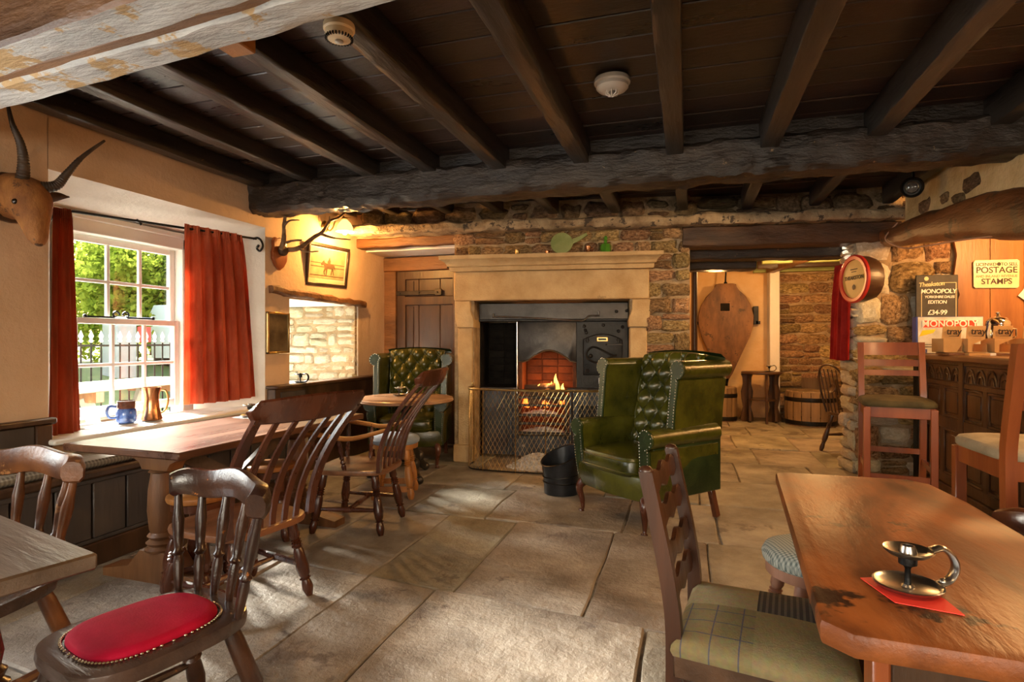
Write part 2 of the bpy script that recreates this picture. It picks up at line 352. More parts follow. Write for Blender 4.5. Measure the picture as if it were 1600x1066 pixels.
def stones(parent, origin, ang, width, z0, z1, meshes, hs=(.07, .16), ws=(.12, .34), depth=.12, seed=1, gap=.016, skip=None, proud=.02):
    """courses of single stones on a face; origin = left end, ang = wall direction, stones face to the right-hand side of the wall line (towards -Y for ang 0)"""
    r2 = random.Random(seed); z = z0; e = Vector((cos(ang), sin(ang), 0)); nrm = Vector((sin(ang), -cos(ang), 0))
    while z < z1 - .03:
        h = r2.uniform(*hs)
        if z + h > z1 - .04: h = z1 - z
        x = 0
        while x < width - .02:
            wd = r2.uniform(*ws) * (1.25 if h < .1 else 1)
            if x + wd > width - ws[0]*.6: wd = width - x
            hh = h * r2.uniform(.86, 1.0); 
            parts = [(z + h/2, hh)]
            if h > .12 and r2.random() < .35: c_ = r2.uniform(.35, .65); parts = [(z + h*c_/2, h*c_*.97), (z + h*(1+c_)/2, h*(1-c_)*.97)]
            for zc, hh in parts:
                dd = depth * r2.uniform(.85, 1.25)
                p = Vector(origin) + e*(x + wd/2) + Vector((0, 0, zc)) - nrm*(depth/2 - proud - r2.uniform(-.008, .014))
                link('stone', r2.choice(meshes), parent, p, (r2.uniform(-.04, .04), r2.uniform(-.05, .05), ang + r2.uniform(-.05, .05)), (max(.03, wd - gap*.5), dd, max(.025, hh - gap*.5)))
            x += wd
        z += h
SM_W, SM_B, SM_D = stone_meshes(stone_w, seed=3), stone_meshes(stone_b, seed=23), stone_meshes(stone_d, seed=43)
# ================================================================== THE SETTING
# ---- floor: grit bed + single flagstones
floor = struct('floor', MB().b2(-4.4, 3.6, -2.9, 10.4, -.12, -.012), grout)
floor['label'] = 'worn stone flag floor of the pub'
def flagstone(x0, x1, ya0, ya1, yb0, yb1, k):
    """quad: left edge from ya0 to ya1, right edge from yb0 to yb1"""
    g = .0045; r2 = random.Random(k); base = [Vector((x0+g, ya0+g, 0)), Vector((x1-g, yb0+g, 0)), Vector((x1-g, yb1-g, 0)), Vector((x0+g, ya1-g, 0))]
    c = sum(base, Vector()) / 4; out = []
    for a, b in zip(base, base[1:] + base[:1]):
        for t in range(5):
            p = a.lerp(b, t/5); q = noise.noise_vector(Vector((p.x*3.1, p.y*3.1, k*.37)))
            out.append(p + Vector((q.x, q.y, 0)) * .016)
    mb = MB(); tz = r2.uniform(-.004, .006); tx, ty = r2.uniform(-.006, .006), r2.uniform(-.006, .006)
    def top(p, zz): return Vector((p.x, p.y, zz + tz + tx*(p.x-c.x) + ty*(p.y-c.y)))
    mb.grid([[top(p, -.05) for p in out], [top(p, -.007) for p in out], [top(p + (c-p).normalized()*.009, 0) for p in out]], closed=True)
    bmesh.ops.remove_doubles(mb.bm, verts=mb.bm.verts[:], dist=1e-6)
    mb.bm.verts.ensure_lookup_table(); mb.face([v for v in mb.bm.verts if v.co.z > -.008 + tz - .01][-20:] if False else [mb.bm.verts[40+i] for i in range(20)])
    mb.build('flagstone', flag, floor, smooth=25)
bands = [(-1.6, .1), (.1, 1.32), (1.32, 2.5), (2.5, 3.62), (3.62, 4.4), (4.4, 5.15), (5.15, 5.95), (5.95, 6.8), (6.8, 7.7), (7.7, 8.5), (8.5, 9.7)]
xb = [[-3.4, -2.5, -1.7, -.9, -.1, .7, 1.6, 2.5, 3.4], [-3.4, -2.7, -2.0, -1.4, -.75, -.05, .6, 1.3, 2.1, 2.8, 3.4], [-3.4, -2.75, -2.1, -1.535, -1.15, -.16, .55, 1.25, 2.0, 2.7, 3.4],
      [-3.4, -2.7, -2.1, -1.55, -1.06, -.42, .12, .85, 1.5, 2.3, 3.4], [-3.4, -2.6, -1.9, -1.3, -.38, .2, .9, 1.6, 2.4, 3.4], [-3.4, -2.8, -2.2, -1.4, -.6, .1, .75, 1.45, 2.2, 3.4],
      [-3.4, -2.5, -1.9, -.2, .45, 1.1, 1.75, 2.5, 3.4], [0, .7, 1.3, 1.9, 2.6], [-.1, .55, 1.2, 1.9, 2.6], [-.1, .8, 1.5, 2.1, 2.6], [-.1, .6, 1.3, 2.0, 2.6]]
k = 0
for (y0, y1), xs in zip(bands, xb):
    for xa, xc in zip(xs, xs[1:]):
        k += 1; sl = lambda y, x: y - .10 * (x + .9) * max(0, min(1, (4.6 - y) / 2)) + .03 * (x + .5) * max(0, min(1, (y - 3) / 2))
        flagstone(xa, xc, sl(y0, xa), sl(y1, xa), sl(y0, xc), sl(y1, xc), k)

# ---- ceiling: boards and joists
ceiling = struct('ceiling', MB().b2(-3.9, 3.6, -2.9, 6.4, 2.60, 2.72), beam_d)
y = -1.0; k = 0
while y < 5.6:
    wd = .20 + .05 * noise.noise(Vector((y*3, 1, 1)))
    mb = MB().box((0, 0, 0), (6.9, wd - .008, .03), .004)
    mb.build('board', board_m, ceiling, (0.05, y + wd/2, 2.585 + .006 * noise.noise(Vector((y*9, 2, 0)))), (0, 0, 0), 0); y += wd
JX = [(-3.33, 2.45), (-2.87, 2.46), (-2.31, 2.45), (-1.81, 2.44), (-1.27, 2.41), (-.69, 2.40), (-.08, 2.40), (.48, 2.39), (1.06, 2.40), (1.66, 2.40), (2.25, 2.40)]
for i, (x, zb) in enumerate(JX):
    h = 2.572 - zb
    mb = rough_beam((x, -.9, zb + h/2), (x + .02, 3.95, zb + h/2), .105, h, .0035, 60, i + 5, .005, fr=5)
    mb.build('joist', joist_m, ceiling, smooth=45)
    mb = rough_beam((x + .04, 4.0, zb + h/2 + .02), (x + .06, 5.3 + .13 * (x + 2), zb + h/2 + .02), .09, h, .006, 14, i + 25, .008, fr=4)
    mb.build('joist', joist_m, ceiling, smooth=45)
for wx, wy, wz in ((-1.76, 1.90, 2.425), (-2.82, 1.90, 2.43)): MB().box((0, 0, 0), (.12, .10, .07), .006).build('wedge', orangew, ceiling, (wx, wy, wz))
b1 = struct('trim_1', rough_beam((-3.46, 3.93, 2.365), (2.9, 3.93, 2.355), .25, .235, .017, 260, 3, .03, fr=6, sub=6, fine=.022), beam_d)
tag(MB().b2(-3.4, 3.3, 3.88, 3.99, 2.45, 2.60).build('beam_packing', beam_d, b1))
b1['label'] = 'great black hewn ceiling beam with chipped paint'
def two_sided(o, fn):
    for p in o.data.polygons: p.material_index = fn(p)
b2 = struct('trim_2', rough_beam((-3.46, 1.762, 2.345), (2.9, 1.122, 2.345), .145, .215, .008, 90, 9, .014, fr=5), [beam_w, beam_b])
two_sided(b2, lambda p: 0)
b2['label'] = 'big beam with flaking white paint at the top left'
b4 = struct('trim_16', rough_beam((-3.46, 1.582, 2.352), (2.9, .942, 2.352), .150, .222, .008, 90, 29, .012, fr=5), [beam_w, beam_b])
two_sided(b4, lambda p: 1 if (p.normal.y < -.6 or p.normal.z > .6) else 0)
b4['label'] = 'brown-faced beam with white underside beside the flaking beam'
struct('trim_17', rough_beam((-3.46, 1.675, 2.30), (2.9, 1.035, 2.30), .05, .10, .004, 40, 19, .006), beam_b)['label'] = 'brown fillet in the split between the two big beams'
# bent dark batten lying against the near face of that beam
b3 = struct('trim_3', rough_beam((-3.46, 1.43, 2.47), (.2, 1.05, 2.47), .10, .12, .01, 30, 4, .02), beam_b)

# ---- left wall with two front windows
wl = MB()
def plan(poly, z0, z1): wl.prism(poly, z1 - z0, Matrix.Translation((0, 0, (z0+z1)/2)))
plan([(-3.4, -2.9), (-3.4, .25), (-3.85, .25), (-3.85, -2.9)], -.1, 2.62)
plan([(-3.4, .25), (-3.4, 1.25), (-3.85, 1.25), (-3.85, .25)], -.1, .75)
plan([(-3.4, .25), (-3.4, 1.25), (-3.85, 1.25), (-3.85, .25)], 1.95, 2.62)
plan([(-3.4, 1.25), (-3.4, 2.285), (-3.85, 2.60), (-3.85, 1.25)], -.1, 2.62)
plan([(-3.4, 2.285), (-3.4, 4.0), (-3.85, 3.60), (-3.85, 2.60)], -.1, .625)
wl.prism([(-3.4, 2.16), (-3.85, 2.0), (-3.85, 2.62), (-3.4, 2.62)], 1.72, Matrix.Translation((0, 3.142, 0)) @ Matrix.Rotation(R(90), 4, 'X'))
plan([(-3.4, 4.0), (-3.4, 4.31), (-4.4, 4.40), (-4.4, 4.05), (-3.85, 3.60)], -.1, 2.62)
plan([(-3.4, 4.31), (-3.4, 5.43), (-4.4, 5.40), (-4.4, 4.40)], -.1, .76)
plan([(-3.4, 4.31), (-3.4, 5.43), (-4.4, 5.40), (-4.4, 4.40)], 1.58, 2.62)
plan([(-3.4, 5.43), (-3.4, 6.25), (-4.4, 6.25), (-4.4, 5.40)], -.1, 2.62)
wall_left = struct('wall_left', wl, [plaster, plasterw], smooth=0)
two_sided(wall_left, lambda p: 0 if p.normal.x > .95 else 1)
stones(wall_left, (-4.34, 5.395, 0), R(1.2), .935, .76, 1.58, SM_W, (.06, .15), (.11, .30), .10, 11, .012, proud=.035)
# mortar behind the stones of that reveal
MB().b2(-4.38, -3.41, 5.385, 5.42, .76, 1.58).jitter(.004).build('mortar_bed', mortar, wall_left)
lt = struct('trim_4', rough_beam((-3.385, 4.05, 1.64), (-3.385, 5.53, 1.60), .07, .065, .014, 40, 14, .015, fr=7), beam_b)
lt['label'] = 'knotty brown timber lintel over the small stone-lined window'

# ---- window 1: box frame, two hung sashes of six panes
window1 = tag(link('window_1', None, None, (-3.77, 0, 0)), kind='structure')
W0, W1, WZ0, WZ1, WM = 2.66, 3.47, .70, 1.90, 1.335
fr = MB()
for yy in ((W0-.11, W0-.005), (W1+.005, W1+.11)): fr.b2(-.08, .05, *yy, WZ0-.05, WZ1+.09, .006)
fr.b2(-.08, .05, W0-.11, W1+.11, WZ1+.005, WZ1+.11, .006)
fr.b2(.035, .065, W0-.13, W1+.13, WZ1+.09, WZ1+.13, .006)
fr.build('window_frame', whitep, window1)
def sash(z0, z1, x, nm):
    m = MB(); t = .042
    m.b2(x-.02, x+.02, W0, W0+t, z0, z1, .004); m.b2(x-.02, x+.02, W1-t, W1, z0, z1, .004)
    m.b2(x-.019, x+.019, W0+t-.002, W1-t+.002, z1-.04, z1-.0005, .003); m.b2(x-.019, x+.019, W0+t-.002, W1-t+.002, z0+.0005, z0+(.06 if nm else .035), .004)
    o = m.build('sash', whitep, window1)
    zz0, zz1 = z0+(.06 if nm else .035), z1-.04; pw = (W1-W0-2*t)/3; ph = (zz1-zz0)/2
    for i in (1, 2): MB().b2(x-.013, x+.013, W0+t+pw*i-.012, W0+t+pw*i+.012, zz0, zz1, .004).build('glazing_bar', whitep, o)
    MB().b2(x-.012, x+.012, W0+t, W1-t, zz0+ph-.012, zz0+ph+.012, .004).build('glazing_bar', whitep, o)
    for i in range(3):
        for j in range(2): MB().b2(x-.002, x+.002, W0+t+pw*i+.013, W0+t+pw*(i+1)-.013, zz0+ph*j+.013, zz0+ph*(j+1)-.013).build('pane', glass, o, smooth=0)
sash(WM-.02, WZ1, -.045, 0); sash(WZ0, WM+.02, .0, 1)
for yy, sg in ((2.86, 1), (3.16, -1)):      # curled sash fasteners on the meeting rail
    m = MB().tube([(0.0, yy-.10, WM+.028), (0.0, yy+.10, WM+.028)], .007, 6)
    a = [(0.0, yy + sg*(.11 + .03*cos(t*.5)*(1-t/14)), WM+.045 + .03*sin(t*.5)*(1-t/14)) for t in range(12)]
    m.tube(a, .006, 6).ball((0, yy-sg*.1, WM+.03), .014, 8); m.build('fastener', iron, window1)
sill = MB().b2(-3.74, -3.30, 2.25, 4.06, .625, .655, .008)
for i in range(5): sill.b2(-3.70+i*.055, -3.655+i*.055, 2.58, 3.58, .655, .663 - .001*i, .003)
sl_ = struct('trim_5', sill, whitep); sl_['label'] = 'cream painted window board below the sash window'
# window 2: small casement at the end of the deep stone reveal
window2 = tag(link('window_2', None, None, (-4.38, 0, 0)), kind='structure')
m = MB().b2(-.03, .03, 4.40, 4.46, .76, 1.58).b2(-.03, .03, 5.34, 5.40, .76, 1.58).b2(-.03, .03, 4.4, 5.4, .76, .82).b2(-.03, .03, 4.4, 5.4, 1.52, 1.58).b2(-.02, .02, 4.88, 4.92, .8, 1.55)
m.build('window_frame', whitep, window2)
for a, b in ((4.46, 4.88), (4.92, 5.34)): MB().b2(-.002, .002, a, b, .82, 1.52).build('pane', glass, window2, smooth=0)

# ---- panelling and window seat live with the furniture; back wall with the plank door
wb = MB().b2(-4.4, -1.6, 6.10, 6.30, -.1, 2.62)
wb.b2(-3.42, -2.18, 5.42, 5.60, 2.30, 2.62)
wall_back = struct('wall_back', wb, plaster, smooth=0)
struct('trim_6', MB().b2(-3.40, -2.2, 5.60, 6.10, 2.19, 2.30), plasterw)['label'] = 'white plaster soffit above the door recess'
struct('trim_7', rough_beam((-3.41, 5.46, 2.25), (-2.16, 5.46, 2.25), .12, .10, .010, 24, 17, .012), beam_b)['label'] = 'brown timber lintel over the door recess'
door = tag(link('door_1', None, None, (-3.25, 6.07, 0)), kind='structure')
m = MB()
for i, (a, b) in enumerate(((.002, .27), (.275, .54), (.545, .82))): m.b2(a, b, -.015, .02, .02, 2.02, .004)
pn = m.bm
m.build('door_planks', oakd, door)
fr = MB()
for a, b, c_, d_ in ((0, .11, .02, 2.02), (.71, .82, .02, 2.02)): fr.b2(a, b, -.045, -.012, c_, d_, .006)
for c_, d_ in ((1.92, 2.02), (1.62, 1.72), (.95, 1.07), (.02, .25)): fr.b2(.0, .82, -.043, -.012, c_, d_, .006)
fr.b2(.19, .205, -.03, -.012, 1.1, 1.6).b2(.19, .21, -.03, -.012, 1.74, 1.9)
fr.build('door_frame_rails', oakd, door)
h = MB().b2(-.02, .56, -.062, -.045, 1.735, 1.785, .004).b2(.50, .58, -.066, -.045, 1.725, 1.80, .004); 
for x in (.05, .3, .53): h.ball((x, -.066, 1.76), .012, 6)
h.build('strap_hinge', ironb, door)
struct('trim_8', MB().b2(-3.44, -2.2, 5.98, 6.10, 2.02, 2.175, .01).jitter(.008, 5), beam_b)['label'] = 'brown oak door head'
struct('trim_9', MB().b2(-3.40, -3.25, 5.99, 6.10, 0, 2.02, .008).jitter(.006, 4), beam_b)['label'] = 'brown oak door post'
MB().b2(.66, .74, -.10, -.04, 2.03, 2.13, .006).build('iron_latch_block', iron, door)

# ---- chimney breast (wall frame F): rough stone round the range recess
wf = MB()
def fb(mb, s0, s1, d0, d1, z0, z1, bevel=0, o=None):
    mb.box((0, 0, 0), (1, 1, 1)) if False else None
    c = F((s0+s1)/2, (d0+d1)/2, (z0+z1)/2); mb.box(c, (abs(s1-s0), abs(d1-d0), abs(z1-z0)), bevel, FM.to_3x3()); return mb
fb(wf, 0, .20, -.95, -.03, -.1, 2.6); fb(wf, 1.72, 2.27, -.95, -.03, -.1, 2.6); fb(wf, .2, 1.72, -.95, -.03, 1.60, 2.6); fb(wf, .2, 1.72, -.95, -.80, -.1, 1.62)
wall_fire = struct('wall_fireplace', wf, mortar, smooth=0)
stones(wall_fire, F(0, -.03, 0), FA, 2.27, 2.03, 2.28, SM_B, (.11, .15), (.12, .30), .10, 4, .014, proud=.03)
stones(wall_fire, F(1.86, -.03, 0), FA, .41, 0, 2.03, SM_B, (.10, .24), (.14, .30), .10, 8, .016, proud=.03)
stones(wall_fire, F(-1.0, -.06, 0), FA, 5.2, 2.36, 2.55, SM_D, (.14, .20), (.18, .36), .14, 9, .03, proud=.05)
st = MB()
fb(st, -.12, .20, -.5, -.02, 0, .01)
lg = struct('trim_10', rough_beam(F(-1.06, .03, 2.315), F(4.25, .03, 2.31), .24, .09, .022, 110, 21, .02, fr=6), mat('limewashed_ledge', (.20, .13, .07), (.44, .33, .20), 6, bump=1.0, bs=16, rough=.9, c3=(.07, .05, .035), thr=.56, c3s=9, bdist=.02))
lg['label'] = 'rough limewashed ledge running above the mantel'
# stone fire surround
sur = thing('fireplace_surround', 'pale sandstone fireplace surround with corbelled jambs and moulded mantel shelf', 'fireplace', FO, FA)
def sb(name, s0, s1, d0, d1, z0, z1, bev=.008, seed=1, m=ashlar):
    return MB().b2(s0, s1, -d1, -d0, z0, z1, bev).jitter(.004, 4, seed).build(name, m, sur)
sb('jamb', .04, .19, -.30, .0, .0, 1.33, seed=2); sb('jamb', 1.72, 1.88, -.30, .0, .0, 1.33, seed=3)
sb('plinth', .0, .20, -.30, .03, 0, .17, seed=4); sb('plinth', 1.71, 1.90, -.30, .03, 0, .17, seed=5)
corb = lambda s0, s1: [(s0, 0), (s1, 0), (s1+.005, .06), (s1-.01, .12), (s1-.035, .17), (s1-.03, .21), (s1-.03, .26), (s0-.025, .26), (s0-.025, .18), (s0-.02, .08)]
for a, b, mir in ((.04, .20, 0), (1.71, 1.88, 1)):
    poly = corb(a, b)
    if mir: poly = [(a + b - x, y_) for x, y_ in reversed(poly)]
    MB().prism(poly, .32, Matrix.Translation((0, .14, 1.335)) @ Matrix.Rotation(R(90), 4, 'X'), .006).build('corbel', ashlar, sur)
sb('lintel', .005, 1.895, -.30, .02, 1.60, 1.885, .01, 6)
prof = [(0.0, 1.887), (.045, 1.887), (.05, 1.905), (.05, 1.925), (.075, 1.935), (.075, 1.945), (.09, 1.965), (.125, 1.985), (.15, 1.995), (.155, 2.03), (-.10, 2.03), (-.10, 1.887)]
mb = MB(); rows = []
for s_, ex in ((-.0, 1), (1.90, -1)):
    rows.append([Vector((s_ - ex*max(0, d_*.75), -d_, z_)) for d_, z_ in prof])
mid = [[rows[0][i].lerp(rows[1][i], t) for i in range(len(prof))] for t in [j/24 for j in range(25)]]
mb.skin([[mb.bm.verts.new(v) for v in r] for r in mid]); mb.jitter(.005, 5, 8); mb.build('mantel_shelf', ashlar, sur)

# ---- opening to the snug, its lintels, pier and the wall behind the bar
wr = MB(); fb(wr, 3.72, 6.2, -.32, -.03, -.1, 2.6); fb(wr, 2.27, 3.72, -.32, -.10, 2.24, 2.6); wall_bar = struct('wall_bar', wr, mortar, smooth=0)
stones(wall_bar, F(3.70, -.03, 0), FA, .78, 0, 2.28, SM_W[:4] + SM_B, (.14, .30), (.20, .42), .10, 31, .02, proud=.03)
stones(wall_bar, F(3.72, -.34, 0), FA + R(90) + pi, .01, 0, .01, SM_B)
stones(wall_bar, F(3.72, .0, 0), FA - R(90) + pi*0, .01, 0, .01, SM_B)
rv = F(3.70, -.32, 0)
stones(wall_bar, rv, FA - R(90), .30, 0, 2.2, SM_W, (.14, .26), (.14, .3), .08, 33, .02, proud=.02)
for i, (s0, s1, d, z0, z1, m_) in enumerate(((2.2, 4.06, -.08, 2.075, 2.265, mat('dark_brown_lintel', (.030, .013, .006), (.13, .058, .023), 4, bump=.9, bs=14, st=(.25, 1, 1), rough=.55, bdist=.02)), (2.2, 3.75, -.42, 2.0, 2.12, beam_d), (2.2, 3.02, -.75, 1.94, 2.06, beam_d))):
    o = struct('trim_%d' % (11+i), rough_beam(F(s0, d, (z0+z1)/2), F(s1, d, (z0+z1)/2), .22, z1-z0, .010, 40, 30+i, .015), m_)
    o['label'] = ['brown oak lintel over the opening to the snug', 'black beam behind the snug lintel', 'short black beam behind the bellows hook'][i]
# boarded oak end of the bar back with a wavy edge
pl = link('plank_panel', None, wall_bar, (0, 0, 0))
for i in range(5):
    a, b = 4.50 + i*.26, 4.50 + (i+1)*.26 - .006
    poly = [(a, 1.0), (b, 1.0), (b, 2.25), (a, 2.25)]
    if i == 0: poly = [(a-.02, 1.0), (b, 1.0), (b, 2.25), (a+.02, 2.25), (a-.03, 2.12), (a+.0, 1.95), (a-.02, 1.78), (a+.02, 1.6), (a-.025, 1.45), (a+.015, 1.25)]
    MB().prism(poly, .03, Matrix.Translation(F(0, .015, 0)) @ FM @ Matrix.Rotation(R(90), 4, 'X')).build('plank', mat('orange_oak_plank%d' % i, (.17, .060, .016), (.36, .15, .045), 4, st=Z_, bump=.3, bs=24, rough=.45), wall_bar)
bpy.data.objects.remove(pl)
# upper wall over the bar front on its great bent timber
wu = MB().b2(1.80, 2.02, 3.6, 5.62, 2.02, 2.62).jitter(.01, 3); wall_over = struct('wall_right_over_bar', wu, mat('ochre_limewash', (.40, .30, .15), (.60, .48, .28), 4, bump=.8, bs=10, rough=.9, bdist=.02))
for i, (yy, zz, a, b) in enumerate(((4.45, 2.24, .22, .10), (4.62, 2.17, .16, .09), (4.85, 2.24, .14, .08), (5.2, 2.26, .2, .1))):
    link('stone', SM_D[i], wall_over, (1.82, yy, zz), (0, 0, R(-90)), (a, .08, b))
mb = MB(); rings = []
for i in range(31):
    t = i/30; p = Vector((lerp(1.76, 1.95, t), lerp(5.62, 3.45, t), 2.085 - .24*t + .05*sin(pi*t) )); hh = lerp(.075, .175, t**.8); ww = .15
    ring = []
    for j in range(16):
        a = 2*pi*j/16; q = Vector((ww*(abs(cos(a))**.6)*(1 if cos(a) > 0 else -1), 0, hh*(abs(sin(a))**.6)*(1 if sin(a) > 0 else -1)))
        v = p + q; ring.append(mb.bm.verts.new(v + noise.noise_vector(v*5)*.022))
    rings.append(ring)
struct('trim_14', mb.skin(rings), mat('bent_oak_timber', (.075, .026, .008), (.22, .085, .026), 3, st=(1, .2, 1), bump=.7, bs=14, rough=.5, c3=(.05, .025, .012), thr=.56, c3s=4, bdist=.02))['label'] = 'great bent oak timber above the bar'

# ---- the rest of the shell (behind the photographer and to the right)
struct('wall_right', MB().b2(3.4, 3.6, -2.9, 6.3, -.1, 2.62), plaster, smooth=0)
rw = MB()
for a, b in ((-3.85, -2.1), (-.3, .8), (2.4, 3.6)): rw.b2(a, b, -2.9, -2.7, -.1, 2.62)
for a, b in ((-2.1, -.3), (.8, 2.4)): rw.b2(a, b, -2.9, -2.7, -.1, .8); rw.b2(a, b, -2.9, -2.7, 2.1, 2.62)
struct('wall_behind', rw, plaster, smooth=0)

for n_, (px_, py_, ang, wd_, zz0, zz1) in enumerate(((-3.74, .75, 90, 1.0, .75, 1.95), (-1.2, -2.86, 0, 1.8, .8, 2.1), (1.6, -2.86, 0, 1.6, .8, 2.1))):
    wn_ = tag(link('window_%d' % (3+n_), None, None, (px_, py_, 0), (0, 0, R(ang))), kind='structure'); m = MB(); h_ = wd_/2
    for a, b in ((-h_, -h_+.06), (h_-.06, h_)): m.b2(a, b, -.03, .03, zz0, zz1)
    for a, b in ((zz0, zz0+.06), (zz1-.06, zz1)): m.b2(-h_+.06, h_-.06, -.03, .03, a, b)
    m.build('window_frame', whitep, wn_)
    for k in (-1, 1): MB().b2(k*h_/3-.012, k*h_/3+.012, -.02, .02, zz0+.06, zz1-.06).build('glazing_bar', whitep, wn_)
    MB().b2(-h_+.06, h_-.06, -.002, .002, zz0+.06, zz1-.06).build('pane', glass, wn_, smooth=0)
# ---- the snug seen through the opening
sn = MB().b2(-.25, 1.24, 9.62, 9.8, -.1, 2.6).b2(-.35, -.15, 6.2, 9.8, -.1, 2.6)
struct('wall_snug', sn, mat('snug_plaster', (.66, .42, .20), (.74, .52, .29), 3, bump=.5, bs=8, rough=.85, spec=.2, bdist=.02), smooth=0)
struct('trim_15', MB().b2(1.22, 1.36, 9.30, 9.75, -.1, 2.4, .012).jitter(.012, 4), plasterw)['label'] = 'white plastered corner between bellows alcove and stone wall'
ws = MB().b2(1.30, 2.75, 9.5, 9.8, -.1, 2.5).b2(2.62, 2.8, 6.1, 9.8, -.1, 2.5); wall_snug_stone = struct('wall_snug_stone', ws, mortar, smooth=0)
stones(wall_snug_stone, (1.36, 9.5, 0), 0, 1.26, 0, 2.3, SM_B, (.07, .24), (.14, .42), .10, 51, .02, proud=.03)
sc_ = struct('ceiling_snug', MB().b2(-.3, 2.8, 6.35, 9.9, 2.36, 2.45), mat('green_lit_ceiling', (.10, .13, .03), (.18, .20, .06), 3, rough=.6))  # green light on the snug ceiling put into its colour
for i in range(6):
    yy = 6.75 + i*.52; MB().b2(1.0, 2.75, yy, yy+.10, 2.24, 2.37, .008).build('joist', mat('green_lit_joist%d' % i, (.20, .24, .07), (.30, .33, .12), 4, rough=.55) if i % 2 else oakx, sc_)  # every other joist carries the green light in its colour
MB().bar((1.22, 9.3, 2.28), (1.75, 6.7, 2.28), .10, .12).build('joist', stripped, sc_)
# ================================================================== TABLES
LEGP = [(.017, 0), (.021, .04), (.023, .22), (.016, .26), (.023, .275), (.016, .295), (.024, .31), (.017, .335), (.024, .35), (.017, .375), (.022, .42), (.028, .62), (.024, .72), (.017, .76), (.025, .775), (.017, .79), (.021, .83), (.024, .90), (.019, .96), (.014, 1)]
def turned(mb, p0, p1, k=1.0, prof=LEGP, n=12): return mb.lathe([(r*k, t) for r, t in prof], n, p0=p0, p1=p1)
STR = [(.009, 0), (.012, .1), (.017, .45), (.020, .5), (.017, .55), (.012, .9), (.009, 1)]

# long trestle table by the window
t = thing('trestle_table', 'long dark oak trestle table with crossed braces in front of the window seat', 'table', (-2.495, 2.72, 0), R(-1.5))
MB().box((0, 0, .685), (.74, 1.46, .036), .006).jitter(.003, 4).build('table_top', tabw, t)
for sy in (-1, 1):
    yy = sy*.50
    m = MB().lathe([(.075, .16), (.078, .17), (.060, .185), (.072, .20), (.052, .215), (.066, .232), (.052, .25), (.058, .27), (.066, .36), (.062, .46), (.050, .545), (.062, .55), (.05, .56)], 18, Matrix.Translation((0, yy, 0)))
    m.build('pillar', stripped, t)
    MB().prism([(-.085, .56), (.085, .56), (.10, .60), (.22, .645), (.24, .667), (-.24, .667), (-.22, .645), (-.10, .60)], .09, Matrix.Translation((0, yy, 0)) @ Matrix.Rotation(R(90), 4, 'X'), .004).build('bracket', stripped, t)
    MB().prism([(-.34, 0), (.34, 0), (.34, .045), (.16, .07), (.09, .16), (-.09, .16), (-.16, .07), (-.34, .045)], .11, Matrix.Translation((0, yy, 0)) @ Matrix.Rotation(R(90), 4, 'X'), .005).build('sledge_foot', stripped, t)
MB().bar((0.03, -.42, .62), (0.03, .44, .12), .035, .075).build('brace', tabg, t)
MB().bar((-.03, .42, .62), (-.03, -.44, .12), .035, .075).build('brace', tabg, t)

# near corner table
t = thing('cricket_table', 'greyed oak table with turned splayed legs nearest the left edge of the room', 'table', (-1.69, .655, 0), R(-14))
MB().box((0, 0, .732), (.84, .72, .036), .005).jitter(.002, 4).build('table_top', tabg, t)
for sx in (-1, 1):
    for sy in (-1, 1):
        turned(MB(), (sx*.26, sy*.20, .715), (sx*.34, sy*.28, 0), 1.35).build('leg', wornd, t)
    turned(MB(), (sx*.325, -.26, .16), (sx*.325, .26, .16), 1, STR, 8).build('stretcher', wornd, t)
turned(MB(), (-.325, 0, .16), (.325, 0, .16), 1, STR, 8).build('stretcher', wornd, t)

# round pedestal table by the far wing chair
t = thing('round_table', 'round oak pub table on an iron pedestal before the far green wing chair', 'table', (-2.36, 4.52, 0))
MB().lathe([(.02, .668), (.405, .668), (.425, .676), (.428, .684), (.42, .690), (.425, .696), (.415, .703), (.40, .705), (.01, .705)], 48).build('table_top', mat('round_top_oak', (.24, .12, .06), (.42, .24, .13), 5, st=X_, bump=.2, bs=40, rough=.28, rvar=.1), t)
MB().lathe([(.15, .668), (.15, .655), (.05, .64), (.035, .60), (.03, .45), (.045, .42), (.03, .39), (.035, .25), (.055, .22), (.05, .17), (.07, .15), (.02, .14)], 16).build('column', iron, t)
for k in range(3):
    a = R(-40 + 120*k); d = Vector((cos(a), sin(a), 0))
    pts = smoothpts([d*.03 + Vector((0, 0, .20)), d*.12 + Vector((0, 0, .22)), d*.20 + Vector((0, 0, .12)), d*.30 + Vector((0, 0, .035))], 5)
    o = MB().tube(pts, [lerp(.045, .026, i/(len(pts)-1)) for i in range(len(pts))], 8, flat=1.3).build('leg', ironb, t)
    MB().ball(d*.31 + Vector((0, 0, .038)), .038, 10, (1, 1, 1)).ball(d*.21 + Vector((0, 0, .15)), .05, 8, (1, 1, 1.2)).build('claw_foot', ironb, o)

# right-hand plank table
t = thing('plank_table', 'heavy red-brown plank table with clipped corner and rounded edge at the right', 'table', (0, 0, 0))
poly = [(.210, 1.03), (.300, 2.135), (.335, 2.15), (.69, 2.14), (.745, 2.10), (.755, 1.88), (.75, 1.0), (.72, .96), (.25, .99)]
MB().prism(poly, .042, Matrix.Translation((0, 0, .729)), .010).jitter(.0035, 6).build('table_top', tabx, t)
for yy in (1.22, 1.72):
    MB().b2(.36, .69, yy-.02, yy+.02, .05, .71, .006).build('leg_panel', oakd, t)
    MB().b2(.36, .70, yy-.035, yy+.035, 0, .055, .006).build('foot', oakd, t)
    MB().b2(.33, .36, yy-.03, yy+.03, .05, .71, .005).build('leg_post', barw, t)
MB().b2(.50, .54, 1.22, 1.72, .22, .32, .006).build('stretcher', oakd, t)

